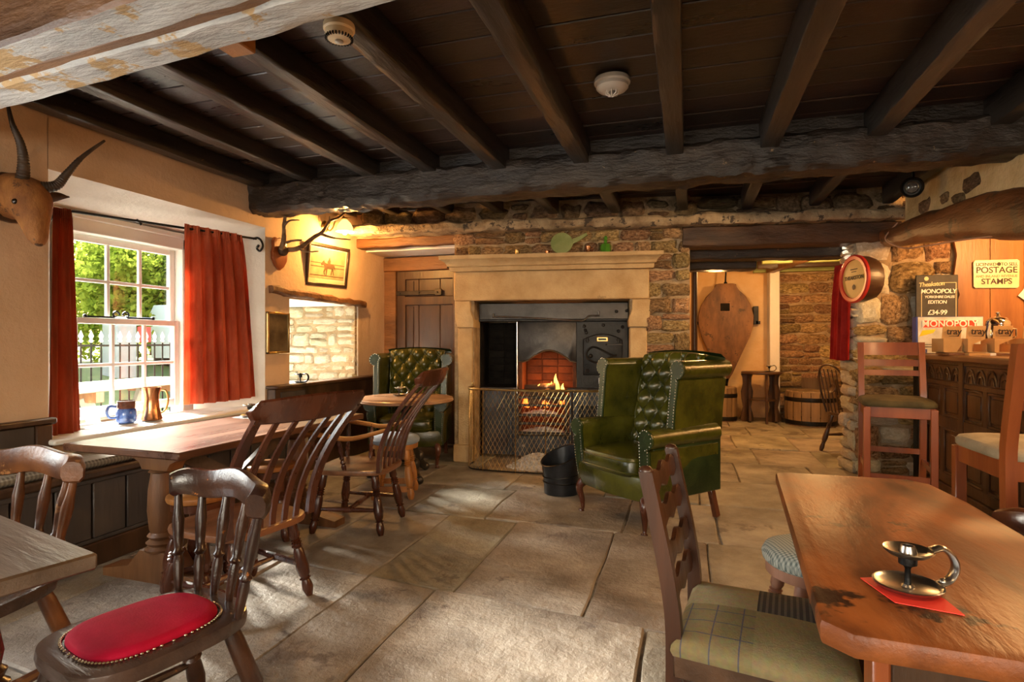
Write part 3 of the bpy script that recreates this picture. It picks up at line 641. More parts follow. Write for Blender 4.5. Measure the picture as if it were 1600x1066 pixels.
# ================================================================== CHAIRS (local +Y = front)
def seat_shape(w, d, back=.82, n=40, sq=4.0):
    pts = []
    for i in range(n):
        a = 2*pi*i/n; c_, s_ = cos(a), sin(a)
        x = (abs(c_)**(2/sq))*(1 if c_ >= 0 else -1); y_ = (abs(s_)**(2/sq))*(1 if s_ >= 0 else -1)
        k = lerp(back, 1, (y_+1)/2); pts.append((x*w/2*k, y_*d/2))
    return pts
def saddle(w, d, z, th, back=.82, dish=.014, sq=4.0):
    """seat plank with rounded rim and a gentle hollow"""
    mb = MB(); P = seat_shape(w, d, back, sq=sq); n = len(P)
    def rg(k, zz): return [Vector((x*k, y_*k, zz)) for x, y_ in P]
    rings = [rg(.92, z-th), rg(.985, z-th+.006), rg(1.0, z-th*.45), rg(.985, z-.003), rg(.94, z), rg(.75, z-dish*.55), rg(.5, z-dish), rg(.25, z-dish), rg(.04, z-dish*.9)]
    R_ = [[mb.bm.verts.new(v) for v in r] for r in rings]; mb.skin(R_); return mb
def windsor(name, label, loc, rz, w=.50, d=.45, sh=.40, H=.98, arms=False, nl=5, group=None, lean=.24, wood=None):
    wood = wood or mahog
    t = thing(name, label, 'chair', loc, R(rz), group)
    saddle(w, d, sh, .036, .86).build('seat', seatw if not arms else mat(name+'_seat', (.10, .040, .018), (.27, .12, .055), 7, st=(.15, 1, 1), bump=.15, bs=30, rough=.3, dist=1), t)
    th = sh - .03
    FL, BL = (w/2-.08, d/2-.07), (w/2-.11, -d/2+.09); sp = .055
    legs = {}
    for sx in (-1, 1):
        for nm, (lx, ly), dy in (('f', FL, sp), ('b', BL, -sp-.01)):
            p0, p1 = Vector((sx*lx, ly, th)), Vector((sx*(lx+sp), ly+dy, 0)); legs[sx, nm] = (p0, p1)
            turned(MB(), p0, p1, 1.08).build('leg', wood, t)
    at = lambda key, f_: legs[key][0].lerp(legs[key][1], f_)
    mids = []
    for sx in (-1, 1):
        a, b = at((sx, 'f'), .60), at((sx, 'b'), .60); mids.append(a.lerp(b, .5)); turned(MB(), a, b, 1, STR, 8).build('stretcher', wood, t)
    turned(MB(), mids[0], mids[1], 1, STR, 8).build('stretcher', wood, t)
    # back: outer stiles, laths and the broad curved crest
    by, cw, hw = -d/2+.035, w/2+.045, w/2-.05
    crest_z0, crest_z1 = H-.115, H
    def bk(x0, x1, t_, bow):      # a point on the back at height fraction t_
        z = lerp(sh-.01, crest_z0+.03, t_); curve = -lean*(.25*t_ + .75*t_**1.7) + .03*sin(pi*t_)
        return Vector((lerp(x0, x1, t_), by + curve - bow*(1-(2*x1/(2*cw))**2)*t_, z))
    def lath(x0, x1, wd, th_, n=9):
        mb = MB(); pts = [bk(x0, x1, i/n, .045) for i in range(n+1)]; rings = []
        for i, p in enumerate(pts):
            k = wd*(1 + .25*sin(pi*i/n)); rings.append([mb.bm.verts.new(p + Vector(q)) for q in ((-k/2, -th_/2, 0), (k/2, -th_/2, 0), (k/2, th_/2, 0), (-k/2, th_/2, 0))])
        return mb.skin(rings)
    for i in range(nl):
        f_ = (i+1)/(nl+1)*2-1; lath(f_*hw*.92, f_*cw*.90, .026, .011).build('lath', wood, t)
    for sx in (-1, 1):
        mb = lath(sx*hw*1.02, sx*(cw-.035), .036, .022); mb.build('back_post', wood, t)
    top = Vector((0, by - lean, 0)); mb = MB(); rings = []; n = 24
    for i in range(n+1):
        f_ = -1 + 2*i/n; x = f_*cw; base = bk(0, x, .97, .045); tilt = -.045
        e_ = abs(f_); up = crest_z1 - .012*e_**2 - (.03*max(0, (e_-.93)/.07)**2); lo = crest_z0 + .012*e_**2 + (.045*max(0, (e_-.88)/.12)**2)
        hh = (up-lo)
        rings.append([mb.bm.verts.new(Vector((x, base.y + yy + tilt*((zz-lo)/hh), zz))) for yy, zz in ((-.012, lo+.006), (-.014, lerp(lo, up, .5)), (-.011, up-.008), (0, up), (.011, up-.008), (.013, lerp(lo, up, .5)), (.012, lo+.006), (0, lo))])
    mb.skin(rings).build('crest_rail', wood, t)
    if arms:
        for sx in (-1, 1):
            jb = bk(sx*hw*1.02, sx*(cw-.035), .48, .045)
            pts = smoothpts([jb + Vector((0, .01, 0)), Vector((sx*(w/2+.01), -.06, sh+.205)), Vector((sx*(w/2+.03), .08, sh+.215)), Vector((sx*(w/2+.01), d/2-.01, sh+.235)), Vector((sx*(w/2), d/2+.035, sh+.215))], 6)
            n_ = len(pts); MB().tube(pts, [.018+.006*abs(sin(3*i/n_)) for i in range(n_)], 10, flat=.65).build('arm', orangew, t)
            for yy in (.02, d/2-.05):
                turned(MB(), (sx*(w/2-.05), yy, sh-.01), (sx*(w/2+.015), yy+.015, sh+.215), .8, [(.014, 0), (.020, .15), (.013, .2), (.02, .26), (.013, .32), (.02, .38), (.012, .45), (.021, .6), (.014, .72), (.02, .78), (.012, .86), (.012, 1)]).build('arm_support', wood, t)
    return t
windsor('lath_back_chair', 'tall lath-back dining chair with broad dark crest at the long table', (-1.94, 2.13, 0), 80, .52, .47, .395, .985, lean=.23, nl=5)
windsor('lath_back_armchair', 'lath-back armchair with pale worn arms beside the round table', (-2.03, 3.28, 0), 98, .50, .48, .40, 1.03, arms=True, nl=4, lean=.27)

def captain(name, label, loc, rz, pad=False, w=.40, d=.43, sh=.43, H=.80, wood=None):
    wood = wood or wornd; t = thing(name, label, 'chair', loc, R(rz))
    saddle(w, d, sh, .045, .90, 0 if pad else .012, 3.4).build('seat', mat(name+'_seat', (.026, .014, .010), (.075, .042, .030), 6, st=X_, bump=.3, bs=40, rough=.25, coat=.2), t)
    if pad:
        mb = MB(); P = seat_shape(w*.74, d*.72, .92, 48, 3.0); rings = []
        for k, z in ((1, sh+.001), (.995, sh+.010), (.96, sh+.017), (.85, sh+.022), (.5, sh+.026), (.05, sh+.027)): rings.append([mb.bm.verts.new(Vector((x*k, y_*k + .01, z))) for x, y_ in P])
        mb.skin(rings).build('seat_pad', redv, t)
        mb = MB(); P2 = seat_shape(w*.78, d*.76, .92, 88, 3.0)
        for x, y_ in P2: mb.ball((x, y_+.01, sh+.004), .0042, 6, (1, 1, .8))
        mb.build('nail_trim', stud, t)['kind'] = 'stuff'
    legs = {}
    for sx in (-1, 1):
        for nm, y0, y1 in (('f', d/2-.07, d/2+.02), ('b', -d/2+.08, -d/2-.03)):
            p0, p1 = Vector((sx*(w/2-.07), y0, sh-.035)), Vector((sx*(w/2+.02), y1, 0)); legs[sx, nm] = (p0, p1)
            turned(MB(), p0, p1, 1.15, [(.018, 0), (.021, .1), (.023, .45), (.017, .5), (.025, .52), (.017, .545), (.021, .6), (.024, .72), (.017, .9), (.013, 1)]).build('leg', wood, t)
    at = lambda key, f_: legs[key][0].lerp(legs[key][1], f_)
    md = []
    for sx in (-1, 1):
        a, b = at((sx, 'f'), .58), at((sx, 'b'), .58); md.append(a.lerp(b, .5)); turned(MB(), a, b, 1, STR, 8).build('stretcher', wood, t)
    turned(MB(), md[0], md[1], 1, STR, 8).build('stretcher', wood, t)
    # horseshoe crest on turned spindles
    def bow(a, k=1.0): return Vector((sin(a)*(w/2+.035)*k, -d/2+.09 - cos(a)*.115*k, 0))
    A1 = R(78)
    n = 26; mb = MB(); rings = []
    for i in range(n+1):
        a = -A1 + 2*A1*i/n; c = bow(a); e_ = abs(a)/A1; dr = (bow(a+.01)-bow(a-.01)).normalized(); nx = Vector((dr.y, -dr.x, 0))
        hgt = lerp(.092, .075, e_**2) + (-.012 if e_ > .97 else 0); z1 = H - .022*e_**1.5 + .006*cos(a*6); wd = .020 + .012*e_
        rings.append([mb.bm.verts.new(c + nx*(wd*q) + Vector((0, 0, z1 - hgt*(1-zz)))) for q, zz in ((-.8, .05), (-1, .3), (-.95, .75), (-.5, .98), (.1, 1.0), (.7, .92), (1, .6), (.95, .2), (.6, .0), (-.3, 0))])
    mb.skin(rings).build('crest_rail', wood, t)
    SP = [(.010, 0), (.013, .08), (.016, .3), (.012, .36), (.018, .39), (.012, .42), (.015, .55), (.018, .72), (.013, .85), (.011, 1)]
    for i, f_ in enumerate((-.86, -.52, -.17, .17, .52, .86)):
        a = A1*f_; b = bow(a, .82); q = bow(a); base = Vector((b.x*.9, max(-d/2+.03, b.y+.02), sh-.005)); tp = Vector((q.x, q.y, H - .07 - .02*abs(f_)))
        turned(MB(), base, tp, 1.0, SP, 10).build('spindle', wood, t)
    return t
captain('pad_seat_chair', 'low spindle-back chair with crimson velvet seat edged in nails', (-1.40, 1.20, 0), 164, True, .40, .46, .425, .80)
captain('low_spindle_chair', 'plain low spindle-back chair with worn brown crest behind the grey table', (-2.12, 1.17, 0), 186, False, .44, .42, .43, .835, mat('worn_brown_varnish', (.040, .012, .004), (.15, .052, .014), 6, bump=.2, bs=30, rough=.33, c3=(.30, .14, .05), thr=.6, c3s=8))
captain('scroll_arm_chair', 'dark polished smoker chair, only its curved arm seen at the right edge', (1.115, 2.20, 0), 8, False, .46, .44, .43, .73, mat('polished_dark_wood', (.03, .010, .006), (.10, .035, .015), 6, bump=.15, bs=30, rough=.22, coat=.4))

# ladder-back with patchwork tweed seat (faces the plank table, +X)
t = thing('ladder_back_chair', 'dark ladder-back chair with patchwork tweed seat pushed to the plank table', 'chair', (.20, 1.615, 0), R(-99))
lw, ld, lsh = .39, .40, .455
MB().b2(-lw/2, lw/2, -ld/2, ld/2, lsh-.085, lsh-.02, .005).build('seat_rail', oakx, t)
def tweed_mat():
    m = mat('patchwork_tweed', (.2, .18, .1), (.2, .18, .1), rough=.92, bump=.35, bs=160); nt = m.node_tree; N = nt.nodes; L = nt.links; b = N['Principled BSDF']
    tc = N.new('ShaderNodeTexCoord'); sp = N.new('ShaderNodeSeparateXYZ'); L.new(tc.outputs['Object'], sp.inputs[0])
    def mth(op, a, v):
        n = N.new('ShaderNodeMath'); n.operation = op
        for i_, q in enumerate((a, v)):
            if q is None: continue
            if isinstance(q, (int, float)): n.inputs[i_].default_value = q
            else: L.new(q, n.inputs[i_])
        return n.outputs[0]
    def mix(f_, a, c):
        n = N.new('ShaderNodeMix'); n.data_type = 'RGBA'; L.new(f_, n.inputs['Factor'])
        for k_, q in (('A', a), ('B', c)):
            if isinstance(q, tuple): n.inputs[k_].default_value = (*q, 1)
            else: L.new(q, n.inputs[k_])
        return n.outputs['Result']
    x, y_ = sp.outputs[0], sp.outputs[1]
    nz = N.new('ShaderNodeTexNoise'); nz.inputs['Scale'].default_value = 60; nz.inputs['Detail'].default_value = 4; L.new(tc.outputs['Object'], nz.inputs['Vector'])
    stripe = mth('GREATER_THAN', mth('SINE', mth('MULTIPLY', y_, 420), None), .2)
    dark = mix(stripe, (.020, .022, .028), (.10, .095, .085))
    fine = mth('GREATER_THAN', mth('SINE', mth('MULTIPLY', x, 95), None), .985); fine2 = mth('GREATER_THAN', mth('SINE', mth('MULTIPLY', y_, 95), None), .985)
    ov = mix(mth('MAXIMUM', fine, fine2), (.24, .19, .085), (.10, .095, .12))
    gx = mth('GREATER_THAN', y_, -.02); gl = mth('LESS_THAN', x, -.02)    # far side is local -x here
    back = mix(gl, ov, (.36, .30, .165)); front = mix(gl, (.27, .215, .10), dark)
    c = mix(gx, back, front); c2 = mix(nz.outputs['Fac'], c, (.30, .25, .14)); 
    fz = N.new('ShaderNodeMix'); fz.data_type = 'RGBA'; fz.blend_type = 'MULTIPLY'; fz.inputs['Factor'].default_value = .5; L.new(c, fz.inputs['A']); L.new(nz.outputs['Color'], fz.inputs['B'])
    L.new(fz.outputs['Result'], b.inputs['Base Color']); b.inputs['Emission Strength'].default_value = 0
    return m
mb = MB(); P = [(x*lw*.5, y_*ld*.5) for x, y_ in ((-1, -1), (1, -1), (1.06, 1), (-1.06, 1))]
rings = []
for k, z in ((1.0, lsh-.03), (1.03, lsh-.015), (1.02, lsh-.002), (.94, lsh+.014), (.7, lsh+.022), (.3, lsh+.026)):
    ring = []
    for i in range(4):
        a, b = P[i], P[(i+1) % 4]
        for j in range(6): ring.append(mb.bm.verts.new((lerp(a[0], b[0], j/6)*k, lerp(a[1], b[1], j/6)*k, z)))
    rings.append(ring)
mb.skin(rings).build('seat_pad', tweed_mat(), t)
for sx in (-1, 1):
    MB().bar((sx*.178, ld/2-.02, lsh-.03), (sx*.178, ld/2-.02, 0), .038, .038, (0, 1, 0), .004).build('leg', oakd, t)
    x = sx*.172; prof = [(x, -ld/2-.07, 0), (x, -ld/2-.01, .22), (x, -ld/2+.0, .44), (x, -ld/2-.015, .60), (x, -ld/2-.07, .868)]
    mb = MB(); pts = smoothpts(prof, 5); rings = []
    for i, p in enumerate(pts):
        hw_, hd = .017, .021 - .004*i/len(pts); rings.append([mb.bm.verts.new(p + Vector(q)) for q in ((-hw_, -hd, 0), (hw_, -hd, 0), (hw_*.9, hd, 0), (-hw_*.9, hd, 0))])
    mb.skin(rings).ball((x, -ld/2-.071, .868), .021, 8, (.8, .95, .7)).build('back_post', mat('ladder_post_wood', (.018, .006, .003), (.070, .023, .008), 7, st=Z_, bump=.2, bs=30, rough=.3) if sx < 0 else bpy.data.materials['ladder_post_wood'], t)
    MB().bar((sx*.178, -ld/2, .16), (sx*.178, ld/2, .16), .016, .03).build('stretcher', oakx, t)
MB().bar((-.178, .0, .165), (.178, .0, .165), .016, .028).build('stretcher', oakx, t)
for zz in (.55, .645, .74, .828):
    wv = [( -.172 + .344*i/24, .020 + .010*cos(i/24*2*pi*3 + pi) + .008*sin(pi*i/24)) for i in range(25)]
    poly = wv + [(x, -y_*.9) for x, y_ in reversed(wv)]
    yb = -ld/2 - .012 - .063*((zz-.6)/.285 if zz > .6 else 0)
    MB().prism(poly, .012, Matrix.Translation((0, yb, zz)) @ Matrix.Rotation(R(100), 4, 'X'), .002).build('ladder_slat', bpy.data.materials['ladder_post_wood'], t)

# ================================================================== STOOLS
def round_stool(name, label, loc, rz, sh, r, cushion, wood, box=True, splay=.05, lr=1.2):
    t = thing(name, label, 'stool', loc, R(rz))
    MB().lathe([(r*.8, sh-.085), (r*.97, sh-.08), (r*.98, sh-.045), (r*.9, sh-.04)], 28).build('seat_frame', wood, t)
    if cushion: MB().lathe([(r*.97, sh-.045), (r*1.03, sh-.035), (r*1.05, sh-.015), (r*.98, sh+.006), (r*.8, sh+.018), (r*.4, sh+.024), (.001, sh+.025)], 32).build('cushion', cushion, t)
    pts = []
    for k in range(4):
        a = R(45 + 90*k); p0 = Vector((cos(a)*(r-.05), sin(a)*(r-.05), sh-.07)); p1 = Vector((cos(a)*(r+splay-.03), sin(a)*(r+splay-.03), 0)); pts.append(p0.lerp(p1, .80))
        turned(MB(), p0, p1, lr).build('leg', wood, t)
    for k in range(4):
        if box: MB().bar(pts[k], pts[(k+1) % 4], .02, .042).build('stretcher', wood, t)
        elif k < 2: turned(MB(), pts[k], pts[k+2], 1, STR, 8).build('stretcher', wood, t)
    return t
round_stool('cushioned_stool', 'orange pine stool with round blue-grey cushion under the round table', (-2.16, 3.98, 0), 20, .455, .18, bluec, orangew)
round_stool('checked_stool', 'round stool with pale blue checked cushion half under the plank table', (.44, 2.24, 0), 15, .455, .165, checked('pale_blue_check', (.36, .38, .35), (.10, .13, .13), 520, 520), mat('pinkish_stool_wood', (.20, .09, .06), (.36, .19, .13), 6, st=Z_, rough=.4), box=False, lr=1.05)
# plain wooden stool pushed in on the bench side of the long table
t = round_stool('wooden_stool', 'bare orange wooden stool with bulbous legs under the long table near end', (-2.30, 2.24, 0), 10, .46, .125, None, mahog, box=False)
MB().lathe([(.11, .42), (.136, .422), (.142, .435), (.139, .448), (.126, .455), (.01, .452)], 32).build('seat_top', orangew, t)
t = round_stool('wooden_stool', 'bare orange wooden stool under the far end of the long table', (-2.42, 2.90, 0), 30, .46, .125, None, mahog, box=False)
MB().lathe([(.11, .42), (.136, .422), (.142, .435), (.139, .448), (.126, .455), (.01, .452)], 32).build('seat_top', orangew, t)

# ================================================================== BAR STOOLS (local +Y = front)
def bar_stool(name, label, loc, rz, cloth):
    t = thing(name, label, 'bar stool', loc, R(rz)); w, d, sh, H = .42, .42, .765, 1.19
    for sx in (-1, 1):
        mb = MB(); x = sx*(w/2-.02)
        mb.bar((x, d/2-.02, 0), (x, d/2-.02, sh-.02), .042, .042, (0, 1, 0), .003); mb.build('leg', barw, t)
        pts = smoothpts([(x, -d/2-.05, 0), (x, -d/2+.0, .3), (x, -d/2+.02, .72), (x, -d/2+.005, .88), (x, -d/2-.06, H)], 5); mb = MB(); rings = []
        for p in pts: rings.append([mb.bm.verts.new(p + Vector(q)) for q in ((-.019, -.022, 0), (.019, -.022, 0), (.019, .022, 0), (-.019, .022, 0))])
        mb.skin(rings).build('back_post', barw, t)
        MB().bar((x, -d/2+.02, sh-.05), (x, d/2-.02, sh-.05), .022, .075, bevel=.003).build('seat_rail', barw, t)
        MB().bar((x, -d/2+.01, .33), (x, d/2-.02, .33), .02, .038).build('stretcher', barw, t)
        MB().bar((x, -d/2-.01, .17), (x, d/2-.02, .17), .02, .038).build('stretcher', barw, t)
    for yy in (-d/2+.015, d/2-.02):
        MB().bar((-w/2+.02, yy, sh-.05), (w/2-.02, yy, sh-.05), .022, .075, bevel=.003).build('seat_rail', barw, t)
    MB().bar((-w/2+.02, d/2-.02, .27), (w/2-.02, d/2-.02, .27), .022, .045).build('foot_rail', barw, t)
    MB().bar((-w/2+.02, -d/2+.01, .40), (w/2-.02, -d/2+.01, .40), .02, .038).build('stretcher', barw, t)
    mb = MB(); P = seat_shape(w+.015, d+.01, 1, 40, 7); rings = []
    for k, z in ((.97, sh-.014), (1, sh-.005), (1, sh+.014), (.95, sh+.03), (.75, sh+.042), (.35, sh+.048), (.03, sh+.049)): rings.append([mb.bm.verts.new((x*k, y_*k + .005, z)) for x, y_ in P])
    mb.skin(rings).build('seat_pad', cloth, t)
    def by(z): return -d/2+.005 - .065*max(0, (z-.88)/.31)
    for z0, z1 in ((1.095, 1.19), (1.015, 1.062), (.945, .985)):
        mb = MB(); rings = []
        for i in range(9):
            x = -(w/2-.035) + (w-.07)*i/8; bw = -.022*(1-(2*i/8-1)**2)
            rings.append([mb.bm.verts.new((x, by(z) + bw + q, z)) for z, q in ((z0, -.01), (z1, -.01), (z1, .01), (z0, .01))])
        mb.skin(rings).build('back_slat', barw, t)
    return t
bar_stool('bar_stool', 'red-brown slatted bar stool with dark olive seat in front of the stone pier', (1.42, 4.62, 0), 170, olive)
bar_stool('bar_stool', 'red-brown bar stool with sand-coloured seat cut by the right edge', (1.34, 2.76, 0), 1, sandc)

# ================================================================== WING CHAIRS (local +Y = front)
def rolled(sx, x_in, th, z0, zt, r, y0, y1, slant=0, n=12):
    """upholstered side with an outward scroll on top, swept front to back"""
    cx, cz = x_in + th*.45 + r*.35, zt - r
    prof = [(x_in, z0), (x_in, lerp(z0, cz, .5)), (x_in + .004, cz - r*.3)]
    prof += [(cx + r*cos(R(a)), cz + r*sin(R(a))) for a in (165, 140, 115, 90, 65, 40, 15, -10, -35, -60, -85)]
    prof += [(x_in + th + .008, cz - r*1.15), (x_in + th, lerp(z0, cz, .4)), (x_in + th, z0)]
    return prof
def wing_chair(name, label, loc, rz):
    t = thing(name, label, 'armchair', loc, R(rz))
    # seat base with bowed front rail
    poly = [(-.34, -.36), (.34, -.36), (.345, .30), (.25, .335), (.0, .36), (-.25, .335), (-.345, .30)]
    MB().prism(poly, .155, Matrix.Translation((0, 0, .278)), .018).build('seat_base', leather, t)
    mb = MB(); P = seat_shape(.53, .60, 1, 44, 6); rings = []
    for k, z in ((.95, .345), (1, .365), (1.0, .435), (.96, .462), (.8, .478), (.5, .486), (.05, .488)): rings.append([mb.bm.verts.new((x*k, y_*k + .075, z)) for x, y_ in P])
    cu = mb.skin(rings).build('seat_cushion', leather, t)
    for z in (.372, .446):
        pts = [Vector((x*1.003, y_*1.003+.075, z)) for x, y_ in P]; MB().tube(pts, .006, 6, loop=True).build('piping', leather, cu)
    # tufted back
    nu, nv = 80, 100
    def backp(a, b, off=0):
        z = lerp(.42, 1.085, min(1, b/.93)); y_ = -.165 - .165*b; x = a*(.265 + .02*b); k = max(0, (b-.90)/.10)
        return Vector((x, y_ + off*(1-.5*k) - .075*k**1.5 + .03*a*a, z + .022*(1-a*a)*b + .018*sin(pi*k*.75)))
    rows = []
    for j in range(nv+1):
        row = []
        for i in range(nu+1):
            a, b = -1+2*i/nu, j/nv; p_, q_ = (a*1.9 + b*4.0), (a*1.9 - b*4.0)
            hgt = (abs(sin(pi*p_)) * abs(sin(pi*q_)))**.45
            ed = min(1, (1-abs(a))*8) * min(1, b*10+.3)
            row.append(backp(a, b, .058*hgt*max(.25, ed)))
        rows.append(row)
    back = MB().grid(rows).build('tufted_back', leather, t, smooth=80)
    for jj in range(-9, 10):
        for ii in range(-9, 10):
            a, b = (ii + jj)/3.8, (ii - jj)/8.0
            if abs(a) < .95 and .04 < b < .90: MB().ball(backp(a, b, .006), .0115, 8, (1, .6, 1)).build('button', leatherd, back)
    # outside back and rolled top
    mb = MB(); rows = []
    for f_ in [i/10 for i in range(11)]:
        z = lerp(.20, 1.085, f_); hw = lerp(.30, .335, min(1, f_*1.3)); rows.append([Vector((hw*q, -.36 - .075*max(0, f_-.1), z + .022*(1-q*q)*f_)) for q in [-1 + i/6 for i in range(13)]])
    rows.append([v + Vector((0, .045, .028)) for v in rows[-1]])
    mb.grid(rows); mb.build('outside_back', leatherd, t, smooth=60)
    for sx in (-1, 1):
        def sweep(prof, ys, slantf, nm, m):
            mb = MB(); rings = []
            for y_ in ys: rings.append([mb.bm.verts.new(Vector((sx*(x + slantf(y_, z)[0]), y_ + slantf(y_, z)[1], z))) for x, z in prof])
            return mb.skin(rings).build(nm, m, t, smooth=50)
        arm = rolled(sx, .262, .085, .22, .655, .062, 0, 0)
        sweep(arm, [-.34 + .64*i/10 for i in range(11)], lambda y_, z: (.012*max(0, (y_+.1)/.4), (.012 if z > .5 else 0) + (-.03 if z < .3 else 0) * max(0, y_)/.3), 'arm', leather)
        wing = rolled(sx, .272, .055, .60, 1.075, .060, 0, 0)
        sweep(wing, [-.40 + .50*i/10 for i in range(11)], lambda y_, z: (.035*max(0, (y_+.4)/.5), -.05*max(0, (z-.62)/.45)), 'wing', leather)
        # front facings outlined in nail heads
        def facing(prof, yoff, slantf, nm, inset=.012):
            pts3 = [Vector((sx*(x + slantf(yoff, z)[0]), yoff + slantf(yoff, z)[1] + .004, z)) for x, z in prof]
            c = sum(pts3, Vector())/len(pts3); mb = MB()
            a = [mb.bm.verts.new(p) for p in pts3]; b = [mb.bm.verts.new(p + Vector((0, .012, 0)) ) for p in pts3]; n = len(a)
            for i in range(n): mb.face([a[i], a[(i+1) % n], b[(i+1) % n], b[i]])
            mb.face(b); o = mb.build(nm, leatherd, t, smooth=0)
            mb = MB(); ds = []
            for p, q in zip(pts3, pts3[1:]):
                k = max(1, int((q-p).length/.018))
                ds += [p.lerp(q, i/k) for i in range(k)]
            for p in ds:
                inn = Vector((c.x - p.x, 0, 0)); inn = inn.normalized()*min(.010, inn.length*.6) if inn.length > 1e-5 else inn
                mb.ball(p + inn + Vector((0, .016, 0)), .0046, 6, (1, .7, 1))
            mb.build('nail_trim', stud, o)['kind'] = 'stuff'
        facing(arm, .30, lambda y_, z: (.012, (.012 if z > .5 else 0) + (-.03 if z < .3 else 0)), 'arm_facing')
        facing(wing, .10, lambda y_, z: (.035, -.05*max(0, (z-.62)/.45)), 'wing_facing')
        # cabriole front legs, raked square rear legs
        pts = smoothpts([(sx*.295, .285, .22), (sx*.315, .315, .17), (sx*.305, .30, .09), (sx*.30, .295, .03), (sx*.305, .305, .0)], 5); n = len(pts)
        MB().tube(pts, [lerp(.040, .013, min(1, i/(n*.75))**.7) + (.009 if i > n-4 else 0) for i in range(n)], 10).build('front_leg', mahog, t)
        MB().bar((sx*.28, -.34, .22), (sx*.285, -.40, 0), .036, .042, (0, 1, 0), .003).build('rear_leg', mahog, t)
        MB().b2(sx*.345 - .006, sx*.345 + .008, -.36, .27, .205, .56, .004).build('outside_panel', leatherd, t)
    return t
wing_chair('wing_chair', 'buttoned green leather wing chair standing alone on the flags by the coal bucket', (-.27, 4.02, 0), 139)
wing_chair('wing_chair', 'buttoned green leather wing chair in the corner by the plank door', (-2.61, 5.15, 0), 195)
# ================================================================== RANGE, FIRE, FENDER (local frame of the chimney wall: x along it, -y into the room)
rg_ = thing('cast_iron_range', 'black cast-iron kitchen range with oven door built into the stone fireplace', 'range', FO, FA)
def rb(name, s0, s1, d0, d1, z0, z1, m=iron, bev=.004, parent=None): return MB().b2(s0, s1, -d1, -d0, z0, z1, bev).build(name, m, parent or rg_)
rb('smoke_hood_plate', .20, 1.715, -.30, -.26, 1.42, 1.585, ironb)
rb('hood_lip', .20, 1.715, -.32, -.24, 1.40, 1.42, iron)
rb('soot_lining', .205, .575, -.78, -.70, 0, 1.40, soot); rb('soot_lining', .205, .215, -.70, -.3, 0, 1.40, soot)
for i in range(9):      # sooty bricks of the left cheek and back
    for j in range(2):
        rb('brick', .225 + j*.175, .225 + j*.175 + .165, -.70, -.685, .72 + i*.075, .72 + i*.075 + .066, soot, .004)
rb('edge_strip', .585, .60, -.33, -.29, .0, 1.40, steel)
arch = [(.60, 1.40), (.60, .99), (.66, .985), (.70, 1.0)] + [(.74 + .36*i/12, 1.03 + .075*sin(pi*i/12)) for i in range(13)] + [(1.14, .995), (1.20, .985), (1.20, 1.40)]
MB().prism(arch, .02, Matrix.Translation((0, .33, 0)) @ Matrix.Rotation(R(90), 4, 'X'), .003).build('arched_hood', ironb, rg_)
pts = [Vector((x, .318, z)) for x, z in arch[1:-1]]; MB().tube(pts, .009, 6).build('hood_beading', steel, rg_)
for k, (s0, s1, d0, d1) in enumerate(((.60, 1.20, -.74, -.70), (.60, .64, -.70, -.35), (1.16, 1.20, -.70, -.35))):
    rb('fire_back', s0, s1, d0, d1, .2, 1.38, firebrick)
for i in range(7):
    for j in range(3): rb('brick', .645 + j*.172, .645 + j*.172 + .164, -.70, -.685, .62 + i*.078, .62 + i*.078 + .07, firebrick, .004)
ov = rb('oven_block', 1.20, 1.715, -.75, -.30, 0, 1.40, iron)
rb('lower_oven_front', 1.13, 1.715, -.31, -.255, .04, .70, ironbl); rb('oven_ledge', 1.11, 1.715, -.32, -.22, .70, .725, ironb)
rb('hob_block', .23, .575, -.66, -.28, .03, .70, ironbl); rb('hob_top', .215, .585, -.68, -.25, .70, .725, ironb)
for s_ in (.24, .47, .50, .535): rb('hob_pilaster', s_, s_+.018, -.285, -.262, .05, .69, ironbl)
rb('front_plate', .575, 1.13, -.32, -.275, .02, .23, ironbl)
MB().ball((.66, .265, .13), .02, 10).build('ash_knob', steel, rg_)
for z_ in (.245, .345, .43, .53, .61): MB().b2(.575, 1.13, .255, .275, z_, z_+.028, .005).build('grate_bar', ironb, rg_)
for s_ in (.60, 1.10): MB().b2(s_-.015, s_+.015, .25, .28, .2, .66, .004).build('grate_post', ironb, rg_)
MB().b2(1.22, 1.62, .25, .258, .15, .55, .003).b2(1.26, 1.58, .244, .252, .19, .51, .003).build('lower_oven_door', iron, rg_)
# oven door with its loop handle, plate, hinges and bosses
od = MB(); pol = [(1.27, .86), (1.655, .86), (1.655, 1.215)] + [(1.655 - .385*i/12, 1.215 + .055*sin(pi*i/12)) for i in range(1, 12)] + [(1.27, 1.215)]
od.prism(pol, .022, Matrix.Translation((0, .292, 0)) @ Matrix.Rotation(R(90), 4, 'X'), .004); door2 = od.build('oven_door', iron, rg_)
MB().tube([Vector((x, .279, z)) for x, z in pol], .006, 6, loop=True).build('door_beading', ironb, door2)
MB().b2(1.405, 1.515, .272, .282, 1.195, 1.24, .006).build('maker_plate', brass, door2)
MB().b2(1.42, 1.50, .2705, .273, 1.207, 1.228, .001).build('plate_relief', iron, door2)
lp = smoothpts([(1.60, .262, 1.06), (1.52, .262, 1.03), (1.40, .262, .985), (1.32, .262, 1.02), (1.30, .262, 1.075), (1.34, .262, 1.13), (1.40, .262, 1.135), (1.50, .262, 1.085), (1.58, .262, 1.05)], 5)
MB().tube(lp, .010, 8).ball((1.345, .262, 1.05), .022, 10).build('loop_handle', ironb, door2)
for z_ in (1.16, .93): MB().b2(1.50, 1.66, .268, .28, z_, z_+.012, .003).ball((1.50, .274, z_+.006), .011, 6).build('strap_hinge', ironb, door2)
mb = MB()
